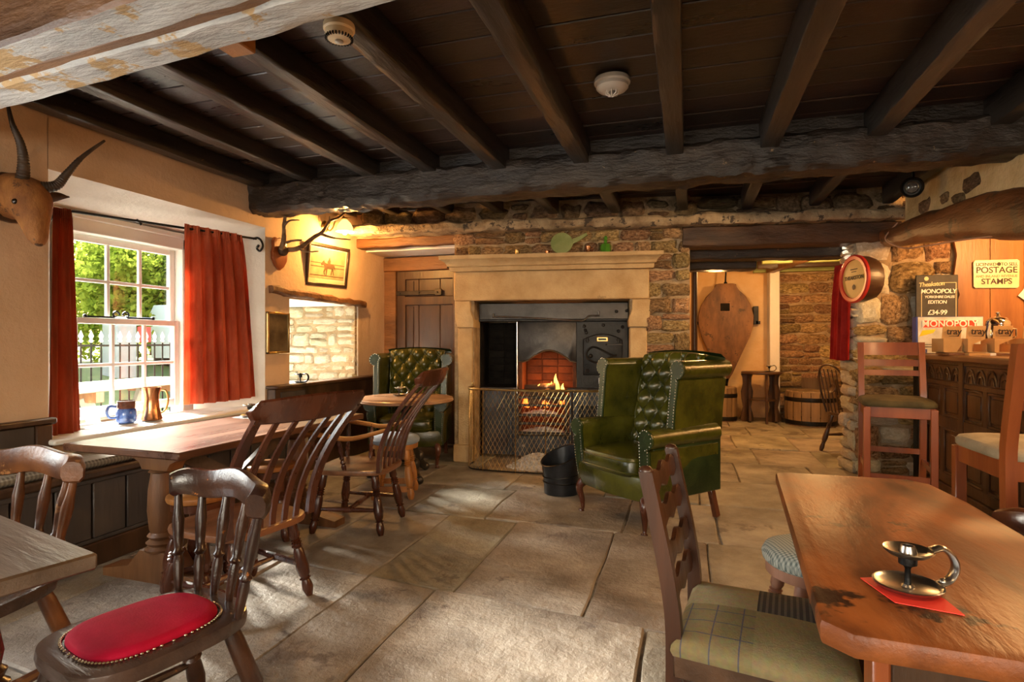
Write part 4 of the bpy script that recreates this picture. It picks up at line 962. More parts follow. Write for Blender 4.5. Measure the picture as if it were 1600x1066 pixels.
for s_, z_ in ((1.31, .895), (1.62, .895), (1.31, 1.205), (1.62, 1.205)):
    for k in range(6): mb.ball((s_ + .016*cos(k*pi/3), .278, z_ + .016*sin(k*pi/3)), .008, 6)
mb.build('rosette', ironb, door2)['kind'] = 'stuff'
for s_, z_ in ((1.29, 1.31), (1.28, 1.35), (1.47, 1.36), (1.66, 1.34), (1.62, 1.30), (1.30, 1.285), (1.60, 1.495), (1.70, 1.50)): MB().ball((s_, .292 if z_ < 1.4 else .252, z_), .017, 8).build('boss', ironb, rg_)
MB().b2(1.42, 1.57, .285, .30, .765, .83, .004).b2(1.44, 1.52, .275, .29, .78, .815, .003).b2(1.50, 1.56, .262, .282, .775, .80, .003).build('damper', steel, rg_)
cr = MB().tube(smoothpts([(.36, .225, 1.48), (.36, .225, 1.445), (.45, .225, 1.448), (.9, .225, 1.425), (1.2, .225, 1.405), (1.28, .225, 1.41), (1.33, .225, 1.45), (1.42, .225, 1.455), (1.42, .225, 1.50)], 6), .008, 8)
MB_ = cr.build('crane_bar', steel, rg_)

# fire: glowing bed, logs, flames
def emis(name, col, st):
    m = bpy.data.materials.new(name); m.use_nodes = True; nt = m.node_tree; nt.nodes.clear(); o = nt.nodes.new('ShaderNodeOutputMaterial'); e = nt.nodes.new('ShaderNodeEmission')
    n = nt.nodes.new('ShaderNodeTexNoise'); n.inputs['Scale'].default_value = 9; r = nt.nodes.new('ShaderNodeValToRGB'); r.color_ramp.elements[0].position = .35; r.color_ramp.elements[1].position = .7
    r.color_ramp.elements[0].color = (*[c*.25 for c in col], 1); r.color_ramp.elements[1].color = (*col, 1)
    tc = nt.nodes.new('ShaderNodeTexCoord'); nt.links.new(tc.outputs['Object'], n.inputs['Vector']); nt.links.new(n.outputs['Fac'], r.inputs[0]); nt.links.new(r.outputs[0], e.inputs[0]); e.inputs[1].default_value = st; nt.links.new(e.outputs[0], o.inputs[0]); return m
ember = emis('ember', (1.0, .16, .02), 5.0); flame_m = emis('flame', (1.0, .36, .06), 7.0)
logm = mat('charred_log', (.03, .018, .012), (.12, .08, .055), 8, st=(.2, 1, 1), bump=.8, bs=30, rough=.9, c3=(.45, .42, .40), thr=.60, c3s=10)
for i, (a, b, r_) in enumerate((((.64, .40, .65), (1.08, .36, .66), .042), ((.70, .33, .57), (1.10, .45, .60), .048), ((.66, .50, .70), (.98, .42, .73), .036), ((.80, .30, .64), (1.04, .55, .72), .034))):
    pts = [Vector(a).lerp(Vector(b), k/8) for k in range(9)]; mb = MB().tube(pts, [r_*(1+.1*noise.noise(Vector((k, i, 3)))) for k in range(9)], 10).jitter(.008, 12, i)
    lb = tag(mb.build('fire_log', logm, None, FO, (0, 0, FA)), ['split log lying lengthwise across the back of the fire', 'thick charred log low at the front of the fire', 'thin log on top of the fire at its left', 'short log leaning across the middle of the fire'][i], 'log', 'logs in the grate')
mb = MB()
for k in range(60):
    mb.ball((rnd.uniform(.62, 1.09), rnd.uniform(.30, .62), .56 + rnd.uniform(-.03, .03)), rnd.uniform(.014, .03), 6)
tag(mb.build('embers', ember, None, FO, (0, 0, FA)), 'orange glowing embers under the logs', 'embers', kind='stuff')
def flame(x, y_, z, h, wd, sw, lab):
    mb = MB(); rings = []
    for i in range(12):
        f_ = i/11; r_ = wd*(sin(pi*min(.98, .18+.82*f_))**.9)*(1-.3*f_); c = Vector((x + sw*f_*sin(3*f_+x*9), y_ + .01*sin(5*f_), z + h*f_)); rings.append(mb.ring(c, Vector((1, 0, 0)), Vector((0, 1, 0)), max(.001, r_), max(.001, r_*.5), 8))
    o = tag(mb.skin(rings).build('flame', flame_m, None, FO, (0, 0, FA)), lab, 'flame', 'flames of the open fire')
flame(1.0, .42, .66, .20, .030, .03, 'tallest bright flame at the right of the fire'); flame(.92, .42, .66, .12, .026, -.02, 'short flame left of the tallest flame'); flame(1.06, .44, .65, .11, .022, .02, 'small flame against the right cheek of the fire'); flame(.80, .44, .68, .07, .020, -.02, 'lowest flame at the left side of the fire')
fl = lamp('fire_glow', 'POINT', F(.9, -.42, .78), 4.5, (1.0, .33, .06), .07)
def heap(name, label, cx, cy, rx, ry, h, n, m, z0=0, r0=(.005, .014), cat='ash'):
    mb = MB(); rows = []
    for i in range(9):
        k = i/8; rows.append([Vector((cx + rx*k*cos(2*pi*j/24)*(1+.12*noise.noise(Vector((j, 1, 1)))), cy + ry*k*sin(2*pi*j/24), z0 + h*(cos(pi*k*.5)**1.3) + .012*noise.noise(Vector((i*2, j, 5)))*(1-k))) for j in range(24)])
    mb.grid(rows, closed=True)
    for i in range(n):
        a, k = rnd.uniform(0, 2*pi), rnd.random()**.6; z = z0 + h*(cos(pi*k*.5)**1.3)
        mb.box((cx + rx*k*cos(a), cy + ry*k*sin(a), z), [rnd.uniform(*r0)*2 for _ in range(3)], 0, Matrix.Rotation(rnd.uniform(0, 3), 3, 'Z') @ Matrix.Rotation(rnd.uniform(0, 3), 3, 'X'))
    return tag(mb.build(name, m, None, FO, (0, 0, FA), smooth=0), label, cat, kind='stuff')
heap('ash_heap', 'heap of pale grey ash on the hearth behind the fender', .86, -.14, .30, .17, .13, 420, ash, 0, (.004, .012))
heap('ash_bed', 'white ash lying between the lower grate bars', .86, .38, .26, .11, .05, 150, ash, .25)
heap('ash_bed', 'white ash and cinders lying high in the grate', .84, .34, .24, .07, .05, 150, ash, .43)

# spark guard: brass top rail, uprights and diamond wire
g = thing('spark_guard', 'bow-fronted wire mesh spark guard with brass top rail before the range', 'fire guard', FO, FA)
GP = smoothpts([(.215, -.04, 0), (.205, -.20, 0), (.255, -.33, 0), (.42, -.385, 0), (.90, -.44, 0), (1.36, -.41, 0), (1.56, -.35, 0), (1.62, -.22, 0), (1.625, -.04, 0)], 10)
cum = [0]
for a, b in zip(GP, GP[1:]): cum.append(cum[-1] + (b-a).length)
def gp(s_, z):
    s_ = max(0, min(cum[-1]-1e-6, s_)); i = max(k for k in range(len(cum)) if cum[k] <= s_); f_ = (s_-cum[i])/(cum[i+1]-cum[i]); p = GP[i].lerp(GP[i+1], f_); return Vector((p.x, p.y, z))
GL, GH = cum[-1], .755
MB().tube([gp(GL*i/60, GH) for i in range(61)], .011, 8).build('top_rail', brass, g)
MB().tube([gp(GL*i/60, .015) for i in range(61)], .007, 6).build('bottom_rail', iron, g)
for i, f_ in enumerate((0, .1, .22, .38, .52, .64, .78, .9, 1)):
    MB().tube([gp(GL*f_, 0), gp(GL*f_, GH)], .005 if i not in (5,) else .011, 6).build('upright', brass if i != 5 else ironb, g)
for f_ in (0.02, .98): MB().ball(gp(GL*f_, GH+.03), .014, 10).tube([gp(GL*f_, GH), gp(GL*f_, GH+.03)], .006, 6).build('finial', brass, g)
mb = MB(); step = .043; slope = .55
k = -int(GH*slope/step) - 1
wires = []
while k*step < GL + GH*slope:
    for sg in (1, -1):
        pts = []
        for j in range(9):
            z = .02 + (GH-.03)*j/8; s_ = k*step + (z*slope if sg > 0 else (GH-z)*slope)
            if 0 <= s_ <= GL: pts.append(gp(s_, z))
        if len(pts) > 1: mb.tube(pts, .0014, 3, cap=False)
    k += 1
mb.build('wire_mesh', brass, g, smooth=0)['kind'] = 'stuff'

# coal bucket with slanted mouth
bk_ = thing('coal_bucket', 'black metal coal bucket with slanted mouth between fender and wing chair', 'bucket', (-.93, 4.40, 0), R(12))
mb = MB(); rings = []
for r_, z, k in ((.11, 0, 0), (.135, .006, 0), (.14, .08, 0), (.145, .16, .25), (.150, .22, .6), (.158, .30, 1), (.152, .295, 1), (.140, .18, .4), (.13, .03, 0), (.01, .02, 0)):
    rings.append([mb.bm.verts.new((r_*cos(2*pi*j/36)*(1.0), r_*sin(2*pi*j/36)*.9, z + k*(.07*cos(2*pi*j/36 - R(35))))) for j in range(36)])
mb.skin(rings).build('bucket_body', mat('black_bucket_enamel', (.010, .011, .013), (.025, .027, .032), 8, rough=.28, bump=.08, metal=.3), bk_)
for z in (.10, .155): MB().tube([Vector((.146*cos(2*pi*j/36), .133*sin(2*pi*j/36), z + .25*.07*cos(2*pi*j/36-R(35))*(z > .12))) for j in range(36)], .005, 6, loop=True).build('hoop', iron, bk_)
MB().tube([Vector((.16*cos(a), .146*sin(a), .30 + .07*cos(a-R(35)))) for a in [2*pi*j/36 for j in range(36)]], .006, 6, loop=True).build('rim', ironb, bk_)

# ================================================================== MANTEL SHELF ORNAMENTS
def onmantel(s, d): p = F(s, d, 2.031); return p
o = thing('brass_pot', 'tiny brass candle pot at the left of the mantel shelf', 'pot', onmantel(.64, .03)); MB().lathe([(.018, 0), (.020, .004), (.017, .01), (.018, .055), (.021, .06), (.017, .062), (.015, .02), (.001, .018)], 14).build('pot_body', brass, o); MB().tube([(.017, 0, .045), (.035, 0, .04), (.035, 0, .02), (.018, 0, .015)], .003, 6).build('handle', brass, o)
o = thing('copper_cup', 'small copper cup beside the green bat on the mantel', 'cup', onmantel(1.325, .02)); MB().lathe([(.02, 0), (.022, .01), (.015, .02), (.022, .04), (.028, .075), (.025, .075), (.018, .04), (.001, .03)], 16).build('cup_body', copper, o); MB().tube([(.024, 0, .06), (.045, 0, .055), (.04, 0, .03), (.02, 0, .03)], .0035, 6).build('handle', copper, o)
o = thing('copper_cup', 'small copper cup half behind the green bat on the mantel', 'cup', onmantel(.935, -.0)); MB().lathe([(.02, 0), (.022, .01), (.018, .02), (.026, .045), (.025, .045), (.018, .03), (.001, .028)], 16).build('cup_body', copper, o); MB().tube([(.024, 0, .04), (.042, 0, .035), (.038, 0, .018), (.02, 0, .02)], .0035, 6).build('handle', copper, o)
o = thing('green_bat', 'flat green bat-shaped board with long handle leaning on the mantel wall', 'bat', onmantel(1.075, .03), FA)
grn = mat('faded_green_paint', (.16, .20, .06), (.24, .27, .10), 7, rough=.7, bump=.3)
MB().prism([(.105*cos(2*pi*j/40)*(1.06 if j in (0, 39, 1) else 1), .104*sin(2*pi*j/40)) for j in range(40)], .016, Matrix.Translation((0, -.02, .105)) @ Matrix.Rotation(R(80), 4, 'X'), .003).build('blade', grn, o)
MB().prism([(.085, .035), (.15, .052), (.235, .10), (.245, .075), (.16, .015), (.095, -.015)], .018, Matrix.Translation((0, -.018, .105)) @ Matrix.Rotation(R(80), 4, 'X'), .003).build('handle', grn, o)
o = thing('green_bottle', 'squat green glass bottle with stopper on the mantel shelf', 'bottle', onmantel(1.49, .03), FA)
gg = mat('green_glass', (.05, .16, .015), (.09, .26, .03), 6, rough=.08, bump=0, coat=.5)
MB().lathe([(.045, 0), (.052, .006), (.053, .075), (.046, .088), (.018, .098), (.015, .122), (.020, .126), (.015, .13)], 8).build('bottle_body', gg, o); MB().lathe([(.012, .128), (.016, .136), (.020, .15), (.012, .165), (.002, .17)], 10).build('stopper', gg, o)

# ================================================================== CHAMBERSTICKS
def chamberstick(label, loc, rz, k=1.0, cols=steel):
    t = thing('chamberstick', label, 'candlestick', loc, R(rz))
    MB().lathe([(.001, .002), (.045*k, .002), (.056*k, .006), (.060*k, .012), (.057*k, .013), (.050*k, .008), (.012*k, .006), (.009*k, .010)], 28).build('drip_dish', cols, t)
    MB().lathe([(.008*k, .006), (.006*k, .012), (.005*k, .04*k), (.007*k, .045*k), (.016*k, .05*k), (.016*k, .068*k), (.012*k, .07*k)], 14).build('stem', iron, t)
    MB().lathe([(.012*k, .066*k), (.034*k, .069*k), (.044*k, .078*k), (.042*k, .080*k), (.03*k, .074*k), (.016*k, .073*k), (.012*k, .086*k), (.009*k, .086*k), (.009*k, .07*k)], 24).build('candle_pan', cols, t)
    MB().tube(smoothpts([(.042*k, 0, .078*k), (.062*k, 0, .083*k), (.080*k, 0, .068*k), (.086*k, 0, .045*k), (.075*k, 0, .022*k), (.056*k, 0, .012*k)], 5), .0055*k, 8, flat=2.2, up=(0, 1, 0)).ball((.064*k, 0, .017*k), .008*k, 8).build('handle', cols, t)
    return t
chamberstick('pewter chamberstick on the red card on the plank table', (.385, 1.19, .752), 10, .92)
chamberstick('small iron chamberstick on the long table by the window', (-2.72, 3.06, .705), 40, 1.0)
chamberstick('small chamberstick on the round table before the wing chair', (-2.47, 4.62, .706), 20, .95)
chamberstick('small dark chamberstick on the ledge below the little stone window', (-3.33, 4.37, .823), 0, 1.0, iron)
chamberstick('little chamberstick on the table in the snug', (1.18, 9.05, .752), 0, 1.1)
tag(MB().prism([(.318, 1.222), (.345, 1.125), (.438, 1.105), (.432, 1.165), (.36, 1.24)], .0016, Matrix.Translation((0, 0, .7512))).build('red_card', mat('red_card', (.75, .035, .02), (.82, .05, .03), 5, rough=.5, bump=0)), 'bright red card under the chamberstick on the plank table', 'card')
tag(MB().box((-2.72, 3.05, .7045), (.16, .13, .002)).build('paper_mat', whitep), 'white paper mat under the chamberstick on the long table', 'mat')

# ================================================================== WINDOW: curtains, rod, mug, jug
rod = thing('curtain_rod', 'thin iron curtain rod with scrolled bracket across the window', 'curtain rod', (0, 0, 0))
ra, rb2 = Vector((-3.60, 2.38, 1.985)), Vector((-3.43, 3.93, 2.055))
MB().tube([ra, rb2], .009, 8).build('rod', iron, rod)
for f_, sg in ((0.0, 1), (1.0, 1)):
    p = ra.lerp(rb2, f_); MB().tube(smoothpts([p + Vector((-.03, 0, .0)), p + Vector((0, .01, .01)), p + Vector((.03, .02, -.01)), p + Vector((.05, .02, -.06)), p + Vector((.02, .02, -.10)), p + Vector((-.01, .02, -.075)), p + Vector((.01, .02, -.05))], 5), .009, 8).build('scroll_bracket', iron, rod)
MB().tube([ra.lerp(rb2, .36) + Vector((.0, 0, .012)), ra.lerp(rb2, .36) + Vector((0, .03, -.02)), ra.lerp(rb2, .36) + Vector((0, .035, .0))], .006, 6).build('ring', iron, rod)
def curtain(name, label, a, b, a2, b2, z0, z1, nf, amp, m, group=None):
    """a->b top line, a2->b2 hem line"""
    t = thing(name, label, 'curtain', (0, 0, 0), 0, group)
    a, b, a2, b2 = [Vector((*q, 0)) for q in (a, b, a2, b2)]; rows = []; n = 120
    for j in range(25):
        f_ = j/24; row = []
        A_, B_ = a.lerp(a2, f_**.7), b.lerp(b2, f_**.7); nr = Vector((B_-A_)).normalized(); nr = Vector((nr.y, -nr.x, 0))
        for i in range(n+1):
            u = i/n; ph = u*nf*2*pi + .8*noise.noise(Vector((u*4, f_*1.2, 3)))
            am = amp*(.55 + .45*min(1, f_*3))*(1 + .5*noise.noise(Vector((u*6, f_, 8)))); off = am*sin(ph) + .4*am*sin(2.3*ph+1) + (.006*sin(u*nf*12*pi) if f_ < .08 else 0)
            row.append(A_.lerp(B_, u) + nr*off + Vector((0, 0, lerp(z1, z0, f_) - .012*sin(u*3)*f_)))
        rows.append(row)
    mb = MB().grid(rows); g_ = bmesh.ops.solidify(mb.bm, geom=mb.bm.faces[:], thickness=.004)
    mb.build('curtain_cloth', m, t, smooth=80)
    MB().grid([[r + Vector((0, 0, .004)) for r in rows[0][::2]], [r + Vector((.004, -.003, -.055)) for r in rows[0][::2]]]).build('heading_tape', m, t, smooth=80)
    return t
curtain('curtain', 'short orange-red curtain gathered at the far side of the window', (-3.50, 3.28), (-3.43, 3.77), (-3.47, 3.24), (-3.41, 3.90), .74, 2.055, 6, .022, curt_r, 'window curtains')
curtain('curtain', 'long rust curtain pulled aside at the near side of the window', (-3.56, 2.42), (-3.51, 2.49), (-3.47, 2.33), (-3.50, 2.54), .66, 1.985, 2, .018, curt_l, 'window curtains')
mg = thing('pottery_mug', 'blue speckled pottery mug with brown rim on the window board', 'mug', (-3.50, 2.83, .664))
bl = mat('blue_spatter_glaze', (.02, .05, .22), (.10, .19, .48), 30, rough=.15, bump=.05, coat=.4); br = mat('brown_glaze', (.05, .02, .015), (.14, .05, .03), 20, rough=.2, bump=.05, coat=.4)
MB().lathe([(.045, 0), (.055, .008), (.060, .045), (.056, .085), (.050, .095)], 28, cap=False).lathe([(.045, .001), (.001, .001)], 28).build('mug_body', bl, mg); MB().lathe([(.050, .095), (.051, .12), (.053, .145), (.049, .146), (.046, .10), (.045, .02), (.001, .015)], 28, cap=False).build('rim', br, mg)
MB().tube(smoothpts([(-.02, -.052, .11), (-.035, -.085, .115), (-.04, -.10, .08), (-.03, -.09, .045), (-.02, -.056, .04)], 5), .008, 8).build('handle', bl, mg)
jg = thing('copper_jug', 'waisted copper jug beside the blue mug on the window board', 'jug', (-3.47, 2.99, .664))
MB().lathe([(.062, 0), (.066, .006), (.058, .03), (.048, .08), (.043, .13), (.045, .17), (.053, .20), (.058, .222), (.055, .222), (.042, .17), (.040, .13), (.05, .03), (.001, .02)], 28).build('jug_body', copper, jg)
MB().tube(smoothpts([(.01, .05, .205), (.01, .10, .19), (.01, .12, .13), (.01, .10, .06), (.01, .056, .035)], 6), .007, 8).build('handle', brass, jg)

# ================================================================== WALL ORNAMENTS
# antelope head with ringed horns
hd = thing('antelope_head', 'brown mounted antelope head with two long ringed horns', 'animal head', (0, 0, 0))
fur = mat('tan_fur', (.20, .07, .016), (.44, .18, .045), 9, st=(1, 1, .5), rough=.8, bump=.5, bs=60, c3=(.10, .04, .014), thr=.57, c3s=7); furd = mat('dark_fur', (.035, .018, .010), (.09, .045, .02), 9, rough=.8, bump=.4, bs=60)
ax = [((-3.39, 2.09, 1.955), .11, .12), ((-3.33, 2.09, 1.955), .112, .12), ((-3.26, 2.085, 1.935), .108, .115), ((-3.215, 2.075, 1.90), .095, .10), ((-3.18, 2.065, 1.855), .078, .085), ((-3.15, 2.055, 1.80), .060, .068), ((-3.125, 2.045, 1.75), .048, .055), ((-3.105, 2.04, 1.715), .042, .044), ((-3.095, 2.035, 1.69), .028, .026), ((-3.093, 2.034, 1.682), .008, .008)]
def loft(axis, n=16, seed=0, amp=.004):
    mb = MB(); rings = []
    for i, (p, rx, ry) in enumerate(axis):
        p = Vector(p); d = (Vector(axis[min(i+1, len(axis)-1)][0]) - Vector(axis[max(i-1, 0)][0])).normalized(); x = Vector((0, 1, 0)); x = (x - d*x.dot(d)).normalized(); y_ = d.cross(x); rings.append(mb.ring(p, x, y_, rx, ry, n))
    mb.skin(rings); return mb.jitter(amp, 25, seed)
loft(ax).build('head', fur, hd, smooth=70)
MB().ball((-3.235, 2.085, 1.985), .06, 12, (.8, 1.1, .45)).tube([(-3.20, 2.08, 1.96), (-3.145, 2.06, 1.84), (-3.11, 2.045, 1.745)], [.03, .02, .012], 8, flat=.5).build('dark_blaze', furd, hd)
MB().ball((-3.10, 2.022, 1.70), .015, 8, (1, .8, .9)).ball((-3.10, 2.055, 1.70), .015, 8, (1, .8, .9)).ball((-3.095, 2.037, 1.685), .02, 8, (.7, 1, .6)).build('muzzle', furd, hd)
for yy in (-1, 1): MB().ball((-3.19 , 2.07 + yy*.078, 1.895), .016, 10).build('eye', mat('glass_eye%d' % yy, (.01, .006, .004), rough=.1, bump=0, coat=.5), hd)
for yy in (-1, 1):
    mb = MB(); b0 = Vector((-3.31, 2.09 + yy*.10, 1.97)); tip = b0 + Vector((.02, yy*.13, .035)); rings = []
    for i in range(9): f_ = i/8; c = b0.lerp(tip, f_); w_ = .034*sin(pi*min(.97, .25+.75*f_)); rings.append(mb.ring(c, Vector((.5, 0, .85)), Vector((.85, 0, -.5)), w_, .008, 8))
    mb.skin(rings).build('ear', furd, hd)
horn_m = mat('ringed_horn', (.022, .013, .008), (.075, .045, .025), 12, rough=.5, bump=.4, bs=40)
for P in ([(-3.24, 2.055, 2.02), (-3.20, 2.035, 2.10), (-3.19, 2.015, 2.19), (-3.20, 1.985, 2.28), (-3.22, 1.975, 2.385)], [(-3.22, 2.12, 2.00), (-3.17, 2.17, 2.02), (-3.14, 2.205, 2.09), (-3.11, 2.26, 2.19), (-3.09, 2.37, 2.315)]):
    pts = smoothpts(P, 14); n = len(pts); MB().tube(pts, [lerp(.030, .006, (i/n)**.9)*(1 + (.13 if (i % 2 == 0 and i < n*.72) else 0)) for i in range(n)], 10).build('horn', horn_m, hd)
MB().prism([(.13*cos(2*pi*j/20), .15*sin(2*pi*j/20)) for j in range(20)], .03, Matrix.Translation((-3.385, 2.09, 1.95)) @ Matrix.Rotation(R(90), 4, 'Y'), .004).build('backboard', oakd, hd)

# deer antlers on a wooden shield
an = thing('antler_mount', 'deer antlers on a dark wooden shield below the beam end', 'antlers', (0, 0, 0))
shp = [(0, -.15), (.05, -.115), (.088, -.06), (.092, .0), (.07, .05), (.085, .10), (.06, .13), (.02, .115), (0, .135), (-.02, .115), (-.06, .13), (-.085, .10), (-.07, .05), (-.092, 0), (-.088, -.06), (-.05, -.115)]
MB().prism(shp, .03, Matrix.Translation((-3.38, 4.15, 1.965)) @ Matrix.Rotation(R(90), 4, 'Z') @ Matrix.Rotation(R(90), 4, 'X'), .005).build('shield', barw, an)
MB().ball((-3.345, 4.16, 1.985), .05, 12, (.8, 1, .9)).build('skull_cap', furd, an)
atl = mat('antler_bone', (.10, .055, .025), (.30, .19, .10), 10, rough=.6, bump=.5, bs=40)
def ant(P, r0, r1, nm='antler'):
    pts = smoothpts(P, 7); n = len(pts); return MB().tube(pts, [lerp(r0, r1, i/(n-1)) for i in range(n)], 9).jitter(.0025, 40).build(nm, atl, an)
ant([(-3.33, 4.20, 2.0), (-3.25, 4.25, 2.02), (-3.18, 4.36, 2.13), (-3.12, 4.40, 2.18), (-3.10, 4.48, 2.29), (-3.08, 4.60, 2.35), (-3.06, 4.71, 2.44)], .024, .007)
ant([(-3.24, 4.25, 2.01), (-3.20, 4.29, 1.99), (-3.10, 4.32, 1.995)], .014, .004, 'tine'); ant([(-3.12, 4.38, 2.16), (-3.0, 4.39, 2.12), (-2.90, 4.51, 2.12)], .014, .004, 'tine'); ant([(-3.09, 4.46, 2.27), (-3.07, 4.44, 2.33)], .011, .003, 'tine')
ant([(-3.33, 4.12, 2.0), (-3.26, 4.06, 2.06), (-3.20, 3.99, 2.17), (-3.19, 4.0, 2.25)], .024, .012); ant([(-3.20, 3.99, 2.16), (-3.15, 3.99, 2.20), (-3.08, 4.03, 2.21)], .012, .004, 'tine'); ant([(-3.29, 4.08, 2.03), (-3.22, 4.12, 2.06), (-3.16, 4.17, 2.07)], .013, .007, 'tine')

# picture of a racehorse in a black frame
pc = thing('framed_horse_picture', 'black-framed sepia racehorse photograph under the wall lamp', 'picture', (-3.385, 4.865, 1.945)); pc.rotation_euler = (R(2), R(7), 0)
pw, ph = .335, .205
fr = MB()
for a in ((-pw, -pw+.03, -ph, ph), (pw-.03, pw, -ph, ph), (-pw, pw, -ph, -ph+.03), (-pw, pw, ph-.03, ph)): fr.b2(-.012, .018, a[0], a[1], a[2], a[3], .004)
fr.build('frame', mat('black_frame', (.02, .012, .008), (.05, .03, .02), 6, rough=.3, bump=.1), pc)
MB().b2(-.01, .002, -pw+.02, pw-.02, -ph+.02, ph-.02).build('mount', mat('cream_mount', (.66, .56, .40), (.70, .60, .44), 4, rough=.7, bump=0), pc)
MB().b2(-.005, .0035, -pw+.055, pw-.055, -ph+.075, ph-.045).build('print', mat('sepia_print', (.36, .24, .12), (.50, .36, .20), 9, rough=.5, bump=0), pc)
sil = mat('sepia_dark', (.07, .04, .02), (.13, .075, .035), 9, rough=.6, bump=0)
horse = [(-.13, .015), (-.10, .045), (-.085, .055), (-.07, .035), (-.02, .02), (.05, .025), (.09, .015), (.11, -.03), (.098, -.03), (.085, .0), (.08, -.04), (.095, -.085), (.083, -.085), (.065, -.04), (.05, -.085), (.04, -.085), (.048, -.025), (-.02, -.025), (-.03, -.09), (-.042, -.09), (-.042, -.03), (-.065, -.06), (-.055, -.09), (-.066, -.09), (-.08, -.055), (-.065, -.01), (-.09, .01), (-.115, .0)]
MB().prism(horse, .0015, Matrix.Translation((.005, .01, -.005)) @ Matrix.Rotation(R(90), 4, 'Z') @ Matrix.Rotation(R(90), 4, 'X')).build('print_horse', sil, pc, smooth=0)
MB().prism([(-.015, .02), (.02, .022), (.025, .055), (.01, .07), (.008, .085), (-.006, .085), (-.008, .068), (-.03, .04)], .0015, Matrix.Translation((.005, .01, -.005)) @ Matrix.Rotation(R(90), 4, 'Z') @ Matrix.Rotation(R(90), 4, 'X')).build('print_rider', sil, pc, smooth=0)
MB().b2(.0035, .0045, -pw+.06, pw-.06, -.105, -.098).b2(.0035, .0045, -pw+.06, pw-.06, -.02, -.012).b2(.0035, .0045, -pw+.06, pw-.06, .015, .022).build('print_rail', sil, pc, smooth=0)
# small gilt-framed dark picture
pc = thing('small_framed_picture', 'small dark picture in a thin gilt frame beside the stone window', 'picture', (-3.392, 4.15, 1.27))
fr = MB()
for a in ((-.14, -.122, -.18, .18), (.122, .14, -.18, .18), (-.14, .14, -.18, -.162), (-.14, .14, .162, .18)): fr.b2(-.008, .014, *a, .003)
fr.build('frame', brass, pc); MB().b2(-.006, .004, -.125, .125, -.165, .165).build('print', mat('dark_print', (.05, .035, .02), (.15, .11, .06), 7, rough=.3, bump=0), pc)

# wall lamp: curled iron arm, bell shade, bulb
wl_ = thing('wall_lamp', 'brass wall lamp with glowing bell glass shade above the horse picture', 'lamp', (-3.40, 4.83, 2.33))
MB().lathe([(.05, 0), (.055, .008), (.03, .02), (.012, .03)], 18, Matrix.Rotation(R(90), 4, 'Y')).build('wall_plate', brass, wl_)
MB().tube(smoothpts([(.02, 0, 0), (.07, -.02, -.05), (.12, -.03, -.02), (.13, 0, .06), (.19, .01, .10), (.23, .0, .06)], 6), .007, 8).build('arm', brass, wl_)
MB().tube(smoothpts([(.03, -.02, .02), (.05, -.05, -.03), (.09, -.06, -.02), (.08, -.04, .01)], 5), .004, 6).build('scroll', brass, wl_)
shade_m = bpy.data.materials.new('opal_shade'); shade_m.use_nodes = True; nb = shade_m.node_tree.nodes['Principled BSDF']; nb.inputs['Base Color'].default_value = (.95, .75, .42, 1); nb.inputs['Emission Color'].default_value = (1, .62, .20, 1); nb.inputs['Emission Strength'].default_value = 1.6; nb.inputs['Roughness'].default_value = .3
mb = MB(); mb.lathe([(.022, .055), (.03, .045), (.055, .02), (.075, -.02), (.082, -.05), (.086, -.065)], 28, Matrix.Translation((.23, 0, 0)), cap=False); mb.build('shade', shade_m, wl_)
MB().lathe([(.012, .075), (.03, .07), (.034, .058), (.022, .05)], 16, Matrix.Translation((.23, 0, 0))).build('shade_cap', brass, wl_)
MB().ball((.23, 0, -.065), .026, 12, (1, 1, 1.3)).build('bulb', emis('bulb_glow', (1.0, .80, .45), 14), wl_)
lamp('wall_lamp_light', 'POINT', (-3.14, 4.83, 2.20), 50, (1.0, .49, .13), .03)

# ================================================================== PANELLING, WINDOW SEAT, LEDGE
bn = thing('window_seat', 'built-in dark panelled bench with checked cushion under the window', 'bench', (0, 0, 0))
MB().b2(-3.34, -3.03, .9, 3.98, .10, .47).build('carcass', greyp, bn)
MB().b2(-3.38, -2.985, .9, 4.0, .47, .515, .012).build('seat_board', oakd, bn)
MB().b2(-3.03, -2.99, .9, 3.98, 0, .13, .008).build('plinth', oakd, bn)
MB().b2(-3.03, -3.003, .9, 3.98, .13, .15, .004).build('moulding', greyp, bn)
y = .9
while y < 3.9:
    MB().b2(-3.03, -3.008, y+.004, y+.186, .15, .45, .005).build('plank', greyp, bn); y += .192
MB().b2(-3.03, -2.998, .9, 3.98, .445, .47, .006).build('top_moulding', greyp, bn)
chk = checked('brown_check', (.10, .075, .05), (.30, .25, .18), 330, 330)
mb = MB().b2(-3.36, -3.02, .95, 3.94, .517, .562, .016); mb.build('seat_cushion', chk, bn)
wn = thing('wall_panelling', 'dark wooden dado panelling with capped end post left of the window', 'panelling', (0, 0, 0))
MB().b2(-3.40, -3.375, -.5, 2.24, 0, .74).build('board', greyp, wn); MB().b2(-3.40, -3.345, -.5, 2.30, .74, .775, .008).build('cap_rail', oakd, wn)
MB().b2(-3.395, -3.345, 2.19, 2.275, 0, .74, .006).build('end_post', oakd, wn); MB().b2(-3.38, -3.355, -.5, 2.19, .62, .74, .005).build('top_rail', greyp, wn)
for yy in (.3, .9, 1.5): MB().b2(-3.38, -3.355, yy, yy+.09, 0, .62, .005).build('stile', greyp, wn)
ld_ = thing('dado_ledge', 'dark dado ledge along the wall below the little stone window', 'ledge', (0, 0, 0))
MB().b2(-3.40, -3.31, 4.02, 5.95, 0, .79, .006).build('board', oakd, ld_); MB().b2(-3.40, -3.27, 4.0, 5.95, .79, .82, .008).build('shelf', ironb if False else oakx, ld_)
MB().b2(-3.312, -3.30, 4.08, 4.4, .55, .76, .004).build('panel', greyp, ld_)
